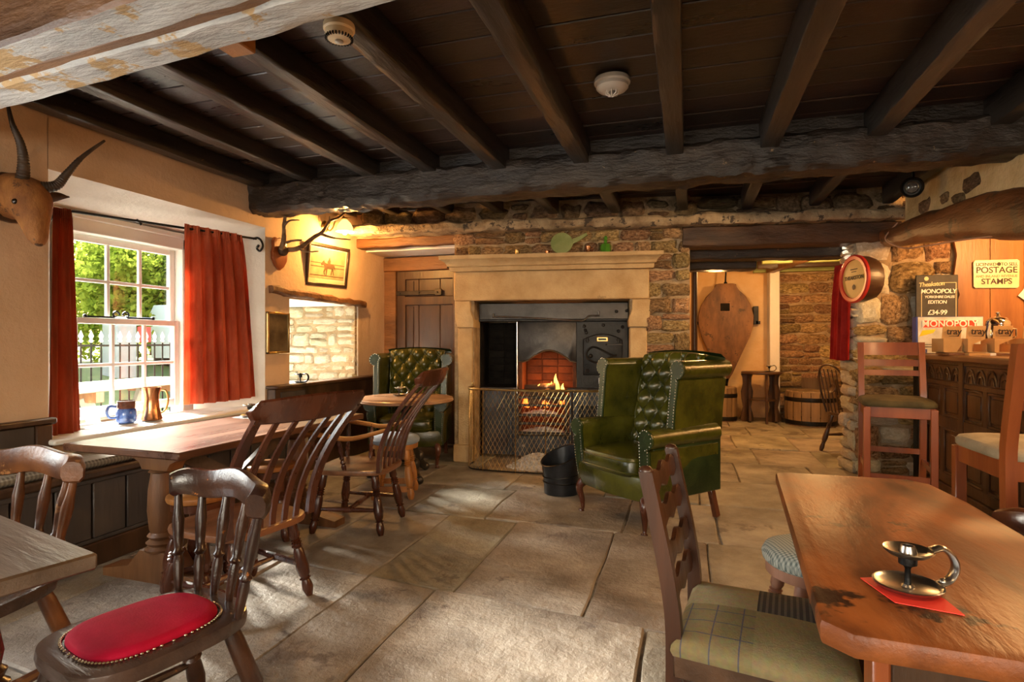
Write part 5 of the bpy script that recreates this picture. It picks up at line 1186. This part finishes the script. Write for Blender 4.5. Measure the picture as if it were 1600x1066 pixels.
o = thing('stone_bottle', 'tall grey stoneware bottle standing on the floor by the left wall', 'bottle', (-3.15, 4.16, 0)); MB().lathe([(.045, 0), (.048, .01), (.048, .38), (.044, .41), (.046, .42), (.036, .445), (.034, .46), (.04, .465), (.04, .485), (.03, .488)], 20).build('bottle_body', mat('grey_stoneware', (.40, .39, .38), (.50, .49, .47), 8, rough=.4, bump=.1), o)
MB().lathe([(.03, .486), (.034, .495), (.02, .51), (.002, .512)], 14).build('stopper', oakd, o)

# ================================================================== CEILING FITTINGS
def detector(label, loc, k, m, cage):
    t = thing('smoke_detector', label, 'smoke detector', loc)
    MB().lathe([(.001, 0), (.062*k, 0), (.064*k, -.006), (.064*k, -.022), (.058*k, -.028), (.05*k, -.028)], 32).build('base', m, t)
    MB().lathe([(.055*k, -.024), (.057*k, -.045), (.050*k, -.056), (.03*k, -.062), (.001, -.064)], 32).build('body', m, t)
    dk = iron
    if cage:
        for i in range(8):
            a = 2*pi*i/8; MB().tube([(.032*cos(a), .032*sin(a), -.058), (.030*cos(a), .030*sin(a), -.078), (.008*cos(a), .008*sin(a), -.086)], .004, 6).build('cage_bar', m, t)
        MB().lathe([(.018, -.06), (.016, -.08), (.001, -.082)], 14).build('sensor', steel, t)
    else:
        for i in range(26):
            a = 2*pi*i/26; MB().box((.0515*k*cos(a), .0515*k*sin(a), -.054*1), (.010, .0045, .010), 0, Matrix.Rotation(a, 3, 'Z')).build('vent_slot', dk, t)
        MB().lathe([(.016, -.062), (.016, -.068), (.001, -.069)], 14).build('sensor', steel, t)
    return t
detector('yellowed round smoke detector fixed under a joist near the flaking beam', (-1.262, 1.885, 2.408), .92, cream, False)
detector('white round smoke detector with small cage in the middle of the ceiling', (-.36, 2.97, 2.556), 1.45, whitepl, True)
t = thing('bulkhead_spotlight', 'round black spotlight tucked behind the beam above the bar', 'spotlight', (1.60, 4.86, 2.33)); t.rotation_mode = 'QUATERNION'; t.rotation_quaternion = Vector((-.35, -.90, -.22)).to_track_quat('Z', 'Y')
MB().lathe([(.05, -.06), (.07, -.05), (.075, .01), (.068, .02), (.06, .012), (.055, -.01)], 24).build('housing', iron, t); MB().lathe([(.055, -.004), (.045, .004), (.02, .012), (.001, .014)], 20).build('lens', mat('dark_lens', (.10, .09, .08), rough=.05, bump=0, coat=.6), t); MB().tube([(0, 0, -.05), (0, .05, -.09), (0, .16, -.09)], .012, 8).build('bracket', iron, t)
MB().lathe([(.045, .006), (.042, .012), (.036, .006)], 20).build('ring', steel, t)
tag(MB().tube(smoothpts([(1.705, 5.5, 2.19), (1.60, 5.45, 2.06), (1.63, 5.3, 1.97), (1.665, 5.15, 1.925), (1.70, 4.9, 1.90), (1.74, 4.5, 1.87), (1.78, 4.1, 1.83)], 6), .006, 6).build('cable', mat('pinkish_cable', (.55, .32, .22), rough=.5, bump=0)), 'pale cable sagging under the bent timber above the bar', 'cable')

# ================================================================== BAR
BX = 1.90
br_ = thing('bar_counter', 'carved dark oak panelled bar counter with thick wooden top', 'bar', (0, 0, 0))
MB().b2(BX+.02, BX+.55, 2.2, 5.52, 0, 1.05).build('carcass', oakd, br_)
MB().b2(BX-.10, BX+.72, 2.2, 5.60, 1.05, 1.098, .012).build('bar_top', mat('bar_top_oak', (.09, .035, .012), (.26, .115, .040), 5, st=Y_, bump=.2, bs=30, rough=.3, rvar=.1), br_)
MB().b2(BX-.03, BX+.02, 2.2, 5.52, 0, .12, .006).build('plinth', panelw, br_)
for z0, z1 in ((.12, .20), (.54, .63), (.86, .90), (1.02, 1.05)): MB().b2(BX-.012, BX+.02, 2.2, 5.52, z0, z1, .006).build('rail', panelw, br_)
ys = [5.52 - .66*i for i in range(6)]
for i, yy in enumerate(ys): MB().b2(BX-.016, BX+.02, yy-.08, yy, .12, 1.05, .006).build('stile', panelw, br_)
for i in range(5):
    y1, y0 = ys[i]-.08, ys[i+1]; ym = (y0+y1)/2
    for a, b in ((y0, ym-.03), (ym+.03, y1)):
        for z0, z1 in ((.20, .54), (.63, .86)):
            p = MB().b2(BX+.006, BX+.02, a, b, z0, z1).b2(BX-.006, BX+.008, a+.035, b-.035, z0+.035, z1-.035, .005).build('panel', panelw, br_)
            mb = MB()
            for u in ((a, a+.016, z0, z1), (b-.016, b, z0, z1), (a, b, z0, z0+.016), (a, b, z1-.016, z1)): mb.b2(BX-.010, BX+.008, *u, .004)
            mb.build('panel_moulding', panelw, p)
    MB().b2(BX-.010, BX+.02, ym-.03, ym+.03, .12, .88, .005).build('muntin', panelw, br_)
    f_ = MB().b2(BX+.0, BX+.02, y0, y1, .90, 1.02).build('carved_frieze', panelw, br_)
    for k in range(4):
        yc = y0 + (y1-y0)*(k+.5)/4; mb = MB()
        mb.tube([(BX-.002, yc + .065*cos(R(a_)), .905 + .095*sin(R(a_))) for a_ in range(0, 181, 15)], .008, 6)
        mb.tube([(BX-.002, yc + .035*cos(R(a_)), .905 + .05*sin(R(a_))) for a_ in range(0, 181, 20)], .006, 6)
        mb.build('carved_arch', panelw, f_)
MB().b2(BX-.05, BX+.02, 5.50, 5.60, 0, 1.05, .006).build('end_post', iron, br_)

ink = mat('dark_ink', (.03, .015, .008), rough=.6, bump=0); white = mat('chalk_white', (.80, .78, .70), rough=.8, bump=0); chalky = mat('chalk_cream', (.70, .58, .32), rough=.8, bump=0)
# board game box
gm = thing('board_game_box', 'board game box in dark blue with red title band propped on the bar', 'box', (2.02, 5.40, 1.10), R(9))
MB().b2(-.245, .245, -.03, .03, 0, .295, .003).build('box_body', mat('box_blue', (.03, .05, .22), (.05, .08, .30), 5, rough=.35, bump=0), gm)
MB().b2(-.232, .242, -.0325, -.029, .004, .292).build('lid_print', mat('box_photo', (.42, .42, .36), (.70, .72, .68), 8, rough=.3, bump=0), gm)
MB().b2(-.20, .20, -.0345, -.031, .205, .268).build('title_border', white, gm); MB().b2(-.195, .195, -.0355, -.032, .209, .264).build('title_band', mat('title_red', (.62, .06, .03), rough=.35, bump=0), gm)
text(1.02, 'MONOPOLY', white, gm, (0, -.0365, .2365), (R(90), 0, 0), .072)
MB().prism([(-.225, .135), (-.12, .165), (-.10, .195), (-.20, .185)], .001, Matrix.Translation((0, -.0335, 0)) @ Matrix.Rotation(R(90), 4, 'X')).build('print_yellow', mat('print_yellow', (.85, .62, .03), rough=.4, bump=0), gm, smooth=0)
MB().b2(-.232, -.165, -.0345, -.031, .006, .034).build('age_tab', bpy.data.materials['box_blue'], gm); text(1, '8-12', white, gm, (-.198, -.0355, .020), (R(90), 0, 0), .022)
MB().b2(-.232, -.09, -.034, -.031, .05, .056).b2(-.22, -.12, -.034, -.031, .07, .074).build('print_lines', ink, gm)
# card trays
card = mat('kraft_card', (.50, .29, .10), (.58, .35, .14), 6, rough=.8, bump=.1)
for i, x in enumerate((1.845, 1.985, 2.135, 2.30, 2.46)):
    t = thing('card_tray', ['kraft card snack tray nearest the board game corner on the bar', 'second kraft card snack tray along the bar', 'third kraft card snack tray along the bar', 'fourth kraft card snack tray along the bar', 'last kraft card snack tray at the right edge of the bar'][i], 'tray', (x, 4.93 - .02*i, 1.118), R(9), 'snack trays on the bar')
    MB().prism([(-.066, .10), (.058, .10), (.068, .19), (-.056, .19)], .003, Matrix.Translation((0, -.06, 0)) @ Matrix.Rotation(R(86), 4, 'X')).build('header_card', card, t)
    text(.95, 'tray', ink, t, (.002, -.074, .150), (R(86), 0, 0), .066, shear=.1)
    MB().b2(-.03, .04, -.0735, -.0715, .116, .119).build('small_print', ink, t)
    fp = [(-.066, 0), (.02, 0), (.05, .05), (.058, .10), (-.066, .10)] if i == 0 else [(-.066, 0), (-.038, 0), (-.038, .055), (.0, .075), (.058, .10), (-.066, .10)]
    MB().prism(fp, .003, Matrix.Translation((0, -.072, 0)) @ Matrix.Rotation(R(90), 4, 'X')).build('front_panel', card, t)
    MB().b2(-.066, -.063, -.072, .07, 0, .10).b2(.055, .058, -.072, .07, 0, .06).b2(-.066, .058, -.09, .07, 0, .004).b2(-.066, .058, .067, .07, 0, .10).build('tray_box', card, t)
tag(MB().b2(1.80, 2.56, 4.79, 5.01, 1.099, 1.1165, .003).build('serving_board', stripped), 'thin wooden board under the row of card trays on the bar', 'board')
o = thing('leaflet_holder', 'small white and red leaflet stack at the bar edge', 'leaflets', (1.97, 4.74, 1.099), R(14)); MB().b2(-.09, .05, -.02, .02, 0, .016).build('paper', card, o); MB().b2(.052, .09, -.02, .02, 0, .018).build('white_paper', white, o)
o = thing('leaflet_holder', 'flat red leaflet lying by the last trays on the bar', 'leaflets', (2.26, 4.73, 1.099), R(14)); MB().b2(-.08, .10, -.025, .02, 0, .012, .002).build('paper', mat('red_leaflet', (.40, .05, .03), rough=.5, bump=0), o)
o = thing('sugar_pot', 'round silver lidded pot behind the card trays on the bar', 'pot', (2.37, 5.42, 1.10)); o.scale = (1.3, 1.3, 1.35)
chrome = mat('chrome', (.70, .66, .60), rough=.12, metal=1, bump=0)
MB().lathe([(.04, 0), (.045, .01), (.04, .03), (.065, .07), (.07, .12), (.062, .165), (.06, .17), (.05, .168)], 28).build('pot_body', chrome, o); MB().lathe([(.063, .17), (.06, .19), (.04, .21), (.012, .218), (.008, .23), (.014, .24), (.002, .248)], 24).build('lid', chrome, o)
for sx in (-1, 1): MB().tube([(sx*.065, 0, .15), (sx*.09, 0, .145), (sx*.09, 0, .10), (sx*.066, 0, .09)], .005, 6).build('handle', chrome, o)
# chalkboard
cb = thing('chalkboard', 'small slate chalkboard with game price hung on the stone wall', 'chalkboard', F(4.31, .085, 1.50), FA)
MB().b2(-.165, .165, -.008, .008, -.27, .27, .004).build('slate', mat('slate', (.030, .026, .020), (.055, .048, .038), 6, rough=.7, bump=.2), cb)
ln = MB()
for u in ((-.125, -.121, -.27, .13), (.145, .149, -.27, .205), (.03, .149, .201, .205)): ln.b2(u[0], u[1], -.0095, -.008, u[2], u[3])
ln.build('chalk_border', chalky, cb)
for bd, x, z, sz, m_, sh_ in (('Theakston', -.045, .19, .052, chalky, .2), ('MONOPOLY', .01, .128, .052, white, .1), ('YORKSHIRE DALES', .018, .08, .030, white, .1), ('EDITION', .0, .035, .040, white, .1), ('\u00a334-99', .0, -.055, .058, white, .1)):
    o = text(.92, bd, m_, cb, (x, -.0092, z), (R(90), R(-4) if bd == 'Theakston' else 0, 0), sz, shear=sh_)
MB().lathe([(.014, 0), (.018, .002), (.014, .003), (.012, .001)], 16, Matrix.Translation((-.085, -.009, .238)) @ Matrix.Rotation(R(90), 4, 'X')).build('emblem', chalky, cb)
MB().tube([(-.04, -.004, .268), (0, -.004, .325), (.04, -.004, .268)], .004, 6).build('cord', brass, cb)
# enamel stamp sign
sg = thing('stamp_sign', 'cream enamel sign about postage stamps on the plank wall behind the bar', 'sign', F(4.795, .045, 1.775), FA)
MB().prism([(-.175, -.105), (-.16, -.118), (.16, -.122), (.172, -.11), (.176, .108), (.16, .122), (-.162, .12), (-.178, .105)], .006, Matrix.Rotation(R(90), 4, 'X'), .001).build('plate', mat('cream_enamel', (.62, .50, .28), (.76, .66, .42), 7, rough=.45, bump=.1, c3=(.40, .22, .08), thr=.68, c3s=16), sg)
for bd, z, sz, m_ in (('POSTAGE', .032, .074, ink), ('AND INLAND REVENUE', -.020, .030, mat('faded_ink', (.30, .20, .10), rough=.7, bump=0)), ('STAMPS', -.066, .068, ink)): text(1.0, bd, m_, sg, (0, -.0042, z), (R(90), 0, 0), sz)
text(.95, 'LICENSED', ink, sg, (-.080, -.0042, .082), (R(90), 0, 0), .037); text(.95, 'TO SELL', ink, sg, (.098, -.0042, .082), (R(90), 0, 0), .037); MB().lathe([(.014, 0), (.016, .0015), (.01, .002), (.001, .001)], 14, Matrix.Translation((.017, -.004, .084)) @ Matrix.Rotation(R(90), 4, 'X')).build('crown_emblem', ink, sg)
o = tag(MB().b2(-.06, .06, -.002, .002, -.09, .09).build('paper_notice', white, None, F(5.06, .05, 1.62), (0, R(38), FA)), 'white paper notice tilted at the right edge behind the bar', 'notice')
# barrel-end sign on the pier
bs_ = thing('barrel_end_sign', 'round barrel-end sign with red rim fixed to the stone pier', 'sign', (1.40, 5.56, 1.735), 0)
q = Vector((-.955, -.30, 0)).to_track_quat('Z', 'Y'); bs_.rotation_mode = 'QUATERNION'; bs_.rotation_quaternion = q
MB().lathe([(.175, -.15), (.20, -.08), (.205, -.005), (.168, -.004)], 16, cap=False).build('barrel_staves', oakd, bs_); MB().lathe([(.165, .0), (.168, .014), (.195, .018), (.208, .010), (.208, -.01), (.2, -.012)], 40, cap=False).build('rim', mat('red_rim', (.55, .03, .02), rough=.4, bump=0), bs_)
MB().lathe([(.166, .002), (.001, .0021)], 36).build('face', mat('ochre_face', (.55, .36, .10), (.62, .42, .14), 5, rough=.5, bump=0), bs_)
for bd, y_, sz in (('THEAKSTON', .01, .046),):
    text(1, bd, ink, bs_, (0, y_, .004), (0, 0, 0), sz)
MB().lathe([(.02, .003), (.024, .0045), (.018, .005), (.001, .0045)], 16, Matrix.Translation((0, -.07, 0))).build('emblem', ink, bs_)
MB().b2(-.05, .05, .080, .088, .003, .0045).b2(-.035, .035, .060, .066, .003, .0045).build('small_print', ink, bs_)
cs_ = curtain('curtain', 'narrow red curtain hanging beside the stone pier', (1.415, 5.76), (1.385, 6.10), (1.40, 5.78), (1.36, 6.16), 1.03, 1.91, 3, .022, curt_red)

# ================================================================== SNUG
bl_ = thing('giant_bellows', 'giant pear-shaped wooden blacksmith bellows hung on the snug wall', 'bellows', (.60, 9.44, 0))
sh_ = [(-.055, .62), (-.10, .70), (-.22, .98), (-.35, 1.27), (-.395, 1.45), (-.40, 1.58), (-.36, 1.75), (-.29, 1.88), (-.19, 1.98), (-.155, 2.02), (-.15, 2.07), (-.10, 2.085), (.10, 2.085), (.15, 2.07), (.155, 2.02), (.19, 1.98), (.29, 1.88), (.36, 1.75), (.40, 1.58), (.395, 1.45), (.35, 1.27), (.22, .98), (.10, .70), (.055, .62)]
def shp_prism(k, th, y_, m, nm):
    MB().prism([(x*k, 1.45 + (z-1.45)*k) for x, z in sh_], th, Matrix.Translation((0, y_, 0)) @ Matrix.Rotation(R(90), 4, 'X'), .008).build(nm, m, bl_)
shp_prism(1, .035, -.10, mat('worn_bellows_wood', (.06, .024, .010), (.24, .11, .045), 4, st=(1, 1, .35), bump=.6, bs=16, rough=.6, c3=(.07, .035, .016), thr=.60, c3s=8), 'board'); shp_prism(.95, .14, -.01, iron, 'leather_body'); shp_prism(1, .03, .08, oakd, 'rear_board')
MB().b2(-.075, .06, -.124, -.10, 1.66, 1.78).build('valve_hole', soot, bl_); MB().b2(.06, .068, -.126, -.10, 1.655, 1.785).b2(-.08, .068, -.126, -.10, 1.652, 1.66).build('valve_edge', stripped, bl_)
MB().lathe([(.075, .72), (.07, .66), (.045, .55), (.035, .40), (.03, .30), (.035, .28)], 16).build('nozzle', iron, bl_)
MB().tube([(.0, -.09, 2.08), (.0, -.08, 2.14), (.01, -.07, 2.34)], .012, 8).ball((0, -.09, 2.09), .028, 8).build('hook', iron, bl_)
for sx in (-1, 1):
    t = tag(MB().b2(-.035, .035, -.10, 0, -.14, .14, .004).b2(.0, .06, -.10, -.06, -.14, -.09).build('iron_wall_bracket', iron, None, (.60 + sx*.455, 9.62, 1.60)), 'flat black iron bracket on the wall at the %s edge of the bellows' % ('left' if sx < 0 else 'right'), 'bracket')
def barrel(name, label, loc, r, h, seat=False):
    t = thing(name, label, 'barrel', loc); n = 18
    for k in range(n):
        a0, a1 = 2*pi*k/n + .012, 2*pi*(k+1)/n - .012; mb = MB(); rows = []
        for j in range(7):
            f_ = j/6; rr = r*(.84 + .16*sin(pi*(.25 + .5*f_)) ) ; rows.append([Vector((rr*cos(a), rr*sin(a), h*f_)) for a in (a0, (a0+a1)/2, a1)])
        mb.grid(rows); mb.build('stave', mat('barrel_oak%d' % (k % 3), (.13, .075, .035), (.30, .19, .10), 5, st=Z_, rough=.6, bump=.4, bs=24) if ('barrel_oak%d' % (k % 3)) not in bpy.data.materials else bpy.data.materials['barrel_oak%d' % (k % 3)], t)
    for f_ in (.10, .78): 
        rr = r*(.84 + .16*sin(pi*(.25+.5*f_))) + .004; MB().lathe([(rr, h*f_-.03), (rr+.004, h*f_), (rr, h*f_+.03), (rr-.006, h*f_)], 36, cap=False).build('hoop', iron, t)
    MB().lathe([(.01, h-.02), (r*.93, h-.02), (r*.95, h-.004), (r*.9, h+.012), (.01, h+.012)], 36).build('lid', mat('barrel_lid', (.12, .07, .03), (.32, .22, .13), 6, rough=.6, bump=.5, c3=(.45, .38, .30), thr=.6, c3s=14) if 'barrel_lid' not in bpy.data.materials else bpy.data.materials['barrel_lid'], t)
    if seat:
        mb = MB(); rows = []
        for z in (h*.9, h+.17): rows.append([Vector((r*1.0*cos(R(a)), r*1.0*sin(R(a)), z)) for a in range(-20, 101, 10)])
        mb.grid(rows); bmesh.ops.solidify(mb.bm, geom=mb.bm.faces[:], thickness=.02); mb.build('back', bpy.data.materials['barrel_oak1'], t)
    return t
barrel('half_barrel_stool', 'cut-down barrel seat with low back against the snug stone wall', (1.73, 9.08, 0), .345, .48, True)
barrel('barrel', 'small barrel standing under the nozzle of the giant bellows', (.56, 9.12, 0), .19, .50)
t = thing('snug_table', 'small dark table with wavy plank legs and low shelf in the snug', 'table', (1.08, 9.08, 0), R(8))
MB().lathe([(.01, .715), (.27, .715), (.28, .725), (.28, .74), (.27, .748), (.01, .75)], 36).build('table_top', oakx, t)
wv = [(.06, .0), (.10, .03), (.075, .14), (.05, .22), (.075, .34), (.085, .45), (.055, .56), (.06, .66), (.09, .715)]
for sx in (-1, 1): MB().prism([(x, z) for x, z in wv] + [(-x, z) for x, z in reversed(wv)], .03, Matrix.Translation((sx*.18, 0, 0)) @ Matrix.Rotation(R(90 if sx else 90), 4, 'Z') @ Matrix.Rotation(R(90), 4, 'X'), .003).build('leg', oakd, t)
MB().bar((0.02, -.20, 0), (0.02, -.18, .715), .03, .03).build('leg', oakd, t)
for sx in (-1, 1): MB().prism([(x + sx*.19, z) for x, z in wv] + [(-x + sx*.19, z) for x, z in reversed(wv)], .028, Matrix.Translation((0, .06, 0)) @ Matrix.Rotation(R(90), 4, 'X'), .003).build('leg', oakd, t)
MB().lathe([(.01, .33), (.20, .33), (.20, .35), (.01, .352)], 28).build('low_shelf', oakx, t)
tag(MB().tube([(.10, 6.6, 0), (.10, 6.6, 2.05)], .035, 10).build('dark_post', oakd), 'slim dark post standing just inside the snug opening', 'post')
wc = thing('wheel_back_chair', 'black wheel-back Windsor chair half hidden by the bar stool', 'chair', (1.70, 6.85, 0), R(-62))
saddle(.42, .41, .44, .035).build('seat', oakd, wc)
for sx in (-1, 1):
    for y0, y1 in ((.13, .20), (-.12, -.21)): turned(MB(), (sx*.13, y0, .41), (sx*.20, y1, 0)).build('leg', oakd, wc)
bow = [Vector((.19*sin(R(a)) * (1 if abs(a) < 120 else 1), -.17 - .13*max(0, (.44 + .50*(.5+.5*cos(R(a))) - .44)/.5), .44 + .25 + .25*cos(R(a)))) for a in range(-150, 151, 12)]
MB().tube(smoothpts([(-.17, -.16, .43), (-.19, -.20, .60), (-.19, -.24, .78), (-.12, -.28, .91), (0, -.29, .95), (.12, -.28, .91), (.19, -.24, .78), (.19, -.20, .60), (.17, -.16, .43)], 5), .011, 8).build('back_bow', oakd, wc)
for i in range(6):
    x = -.125 + .05*i; MB().tube([(x, -.17, .43), (x*1.15, -.27, .90)], .006, 6).build('spindle', oakd, wc)
MB().lathe([(.045, -.006), (.05, 0), (.045, .006), (.03, 0)], 16, Matrix.Translation((0, -.235, .70)) @ Matrix.Rotation(R(78), 4, 'X')).build('wheel_splat', oakd, wc)
turned(MB(), (-.17, .165, .18), (-.17, -.165, .18), 1, STR, 8).build('stretcher', oakd, wc); turned(MB(), (.17, .165, .18), (.17, -.165, .18), 1, STR, 8).build('stretcher', oakd, wc)

# ================================================================== OUTSIDE THE WINDOW
gr_ = tag(MB().prism([(-7.3, -.12), (-11.8, .62), (-40, .9), (-40, -.4), (-7.3, -.4)], 62, Matrix.Translation((0, 15, 0)) @ Matrix.Rotation(R(90), 4, 'X')).build('lawn', mat('lawn', (.05, .09, .012), (.11, .15, .025), .8, rough=.9, bump=.6, bs=30)), 'sunlit green grass bank beyond the railings', 'lawn', kind='structure'); 
tag(MB().b2(-7.3, -4.45, -6, 16, -.3, -.10).build('pavement', mat('pale_pavement', (.16, .15, .13), (.22, .21, .19), 2, rough=.9, bump=.3)), 'pale paving outside the window', 'pavement', kind='structure')
rl = thing('iron_railings', 'black iron railings with white spear tips outside the window', 'railings', (-7.0, 0, -.1))
tips = mat('white_tip', (.70, .70, .66), rough=.6, bump=0)
yy = 4.5
for k in range(22):
    y_ = 4.45 + k*.125; b = MB().tube([(0, y_, .30), (0, y_, 1.28)], .011, 6).build('bar', iron, rl); MB().lathe([(.012, 1.28), (.026, 1.30), (.012, 1.32), (.028, 1.36), (.002, 1.43)], 8, Matrix.Translation((0, y_, 0))).build('spear_tip', tips, b)
for z in (.40, 1.23): MB().b2(-.012, .012, 4.3, 7.3, z, z+.025).build('rail', iron, rl)
MB().b2(-.15, .15, 4.2, 7.4, 0, .30, .01).build('kerb_wall', mat('grey_kerb', (.14, .13, .12), (.2, .19, .18), 3, rough=.9), rl)
pt = thing('picnic_table', 'weathered wooden picnic table just outside the window', 'table', (-5.25, 4.15, -.1), R(8)); pt_w = mat('bleached_timber', (.20, .18, .14), (.30, .27, .22), 5, st=Y_, rough=.8, bump=.3)
for i in range(5): MB().b2(-.36 + i*.145, -.225 + i*.145, -.85, .85, .86, .90, .006).build('plank', pt_w, pt)
for yy in (-.55, .55):
    MB().b2(-.36, .36, yy-.04, yy+.04, .77, .86).build('bearer', stripped, pt)
    for sx in (-1, 1): MB().bar((sx*.22, yy, .80), (sx*.52, yy, 0), .045, .10, (0, 1, 0)).build('leg', pt_w, pt)
    MB().b2(-.72, .72, yy-.035, yy+.035, .40, .48).build('seat_bearer', stripped, pt)
for sx in (-1, 1):
    for j in range(2): MB().b2(sx*.60 + j*.12 - .11, sx*.60 + j*.12, -.85, .85, .48, .515, .006).build('seat_plank', pt_w, pt)
kk = thing('notice_kiosk', 'grey kiosk with a red sign beyond the railings', 'kiosk', (-11.0, 8.75, .12)); MB().b2(-.2, .2, -.22, .22, 0, 1.5, .02).build('cabinet', mat('kiosk_grey', (.32, .33, .32), (.42, .43, .42), 2, rough=.5), kk); MB().b2(.17, .20, .24, .55, 1.05, 1.38, .01).build('red_sign', mat('sign_red', (.62, .08, .06), rough=.5, bump=0), kk); MB().b2(-.24, .24, -.26, .58, 1.5, 1.57, .01).build('roof', mat('kiosk_pale', (.6, .6, .58), rough=.6), kk)
wv_ = thing('parked_van', 'white van parked far beyond the railings', 'van', (-11.6, 11.3, .45)); 
MB().prism([(-.9, .35), (1.2, .35), (1.25, .9), (1.0, 1.0), (.7, 1.55), (-.85, 1.6), (-.95, 1.4)], 1.0, Matrix.Rotation(R(90), 4, 'Z') @ Matrix.Rotation(R(90), 4, 'X'), .05).build('body', mat('van_white', (.75, .75, .74), rough=.35, bump=0), wv_)
MB().prism([(.3, .98), (.95, .98), (.7, 1.45), (.3, 1.45)], 1.02, Matrix.Rotation(R(90), 4, 'Z') @ Matrix.Rotation(R(90), 4, 'X')).build('side_window', iron, wv_)
for yy in (-.5, .8): MB().lathe([(.26, -.52), (.30, -.5), (.30, .5), (.26, .52)], 20, Matrix.Translation((0, yy, .30)) @ Matrix.Rotation(R(90), 4, 'Y')).build('wheel', iron, wv_)
def leaf_mat(name, c1, c2):
    m = bpy.data.materials.new(name); m.use_nodes = True; nt = m.node_tree; nt.nodes.clear(); o = nt.nodes.new('ShaderNodeOutputMaterial'); d = nt.nodes.new('ShaderNodeBsdfDiffuse'); tr = nt.nodes.new('ShaderNodeBsdfTranslucent'); mx = nt.nodes.new('ShaderNodeMixShader'); mx.inputs[0].default_value = .45
    n = nt.nodes.new('ShaderNodeTexNoise'); n.inputs['Scale'].default_value = 1.6; n.inputs['Detail'].default_value = 6; r = nt.nodes.new('ShaderNodeValToRGB'); r.color_ramp.elements[0].position = .38; r.color_ramp.elements[1].position = .62; r.color_ramp.elements[0].color = (*c1, 1); r.color_ramp.elements[1].color = (*c2, 1)
    tc = nt.nodes.new('ShaderNodeTexCoord'); nt.links.new(tc.outputs['Object'], n.inputs[0]); nt.links.new(n.outputs['Fac'], r.inputs[0])
    for s_ in (d, tr): nt.links.new(r.outputs[0], s_.inputs[0])
    nt.links.new(d.outputs[0], mx.inputs[1]); nt.links.new(tr.outputs[0], mx.inputs[2]); nt.links.new(mx.outputs[0], o.inputs[0]); return m
lm1, lm2 = leaf_mat('bright_leaves', (.10, .15, .015), (.30, .36, .05)), leaf_mat('dark_leaves', (.035, .06, .012), (.13, .17, .03))
def tree(name, label, loc, cr, cz, n, m, seed):
    t = thing(name, label, 'tree', loc); r2 = random.Random(seed); V, Fc = [], []
    cl = [(r2.gauss(0, .55)*cr, r2.gauss(0, .55)*cr, cz + r2.uniform(-.8, .9)*cr*.75, r2.uniform(.3, .6)*cr) for _ in range(26)]
    for i in range(n):
        cx, cy, czz, rr = cl[i % 26]; d = Vector((r2.gauss(0, 1), r2.gauss(0, 1), r2.gauss(0, 1))).normalized()*rr*r2.uniform(.75, 1.05); p = Vector((cx, cy, czz)) + d
        a = Vector((r2.gauss(0, 1), r2.gauss(0, 1), r2.gauss(0, 1))).normalized(); b = a.orthogonal().normalized(); s_ = r2.uniform(.05, .10); k = len(V)
        V += [p - a*s_, p + b*s_*.5, p + a*s_, p - b*s_*.5]; Fc.append((k, k+1, k+2, k+3))
    me = bpy.data.meshes.new('foliage'); me.from_pydata([tuple(v) for v in V], [], Fc); me.materials.append(m); o = link('foliage', me, t); o['kind'] = 'stuff'
    MB().tube(smoothpts([(0, 0, -.1), (.05, 0, cz*.4), (0, .05, cz)], 5), [lerp(.16, .07, i/10) for i in range(11)], 8).build('trunk', oakd, t)
    return t
tree('broadleaf_tree', 'bright green tree seen through the left panes of the window', (-14.5, 9.9, .60), 1.9, 1.75, 9000, lm1, 1)
tree('broadleaf_tree', 'bright green tree seen through the middle panes of the window', (-15.5, 12.6, .60), 1.9, 1.8, 9000, lm1, 2)
tree('broadleaf_tree', 'darker green tree seen through the right-hand panes of the window', (-13.6, 13.2, .60), 1.5, 1.8, 8000, lm2, 3)
tree('broadleaf_tree', 'pale green tree farthest behind the railings', (-18.5, 16.0, .60), 2.2, 1.5, 7000, lm1, 4)
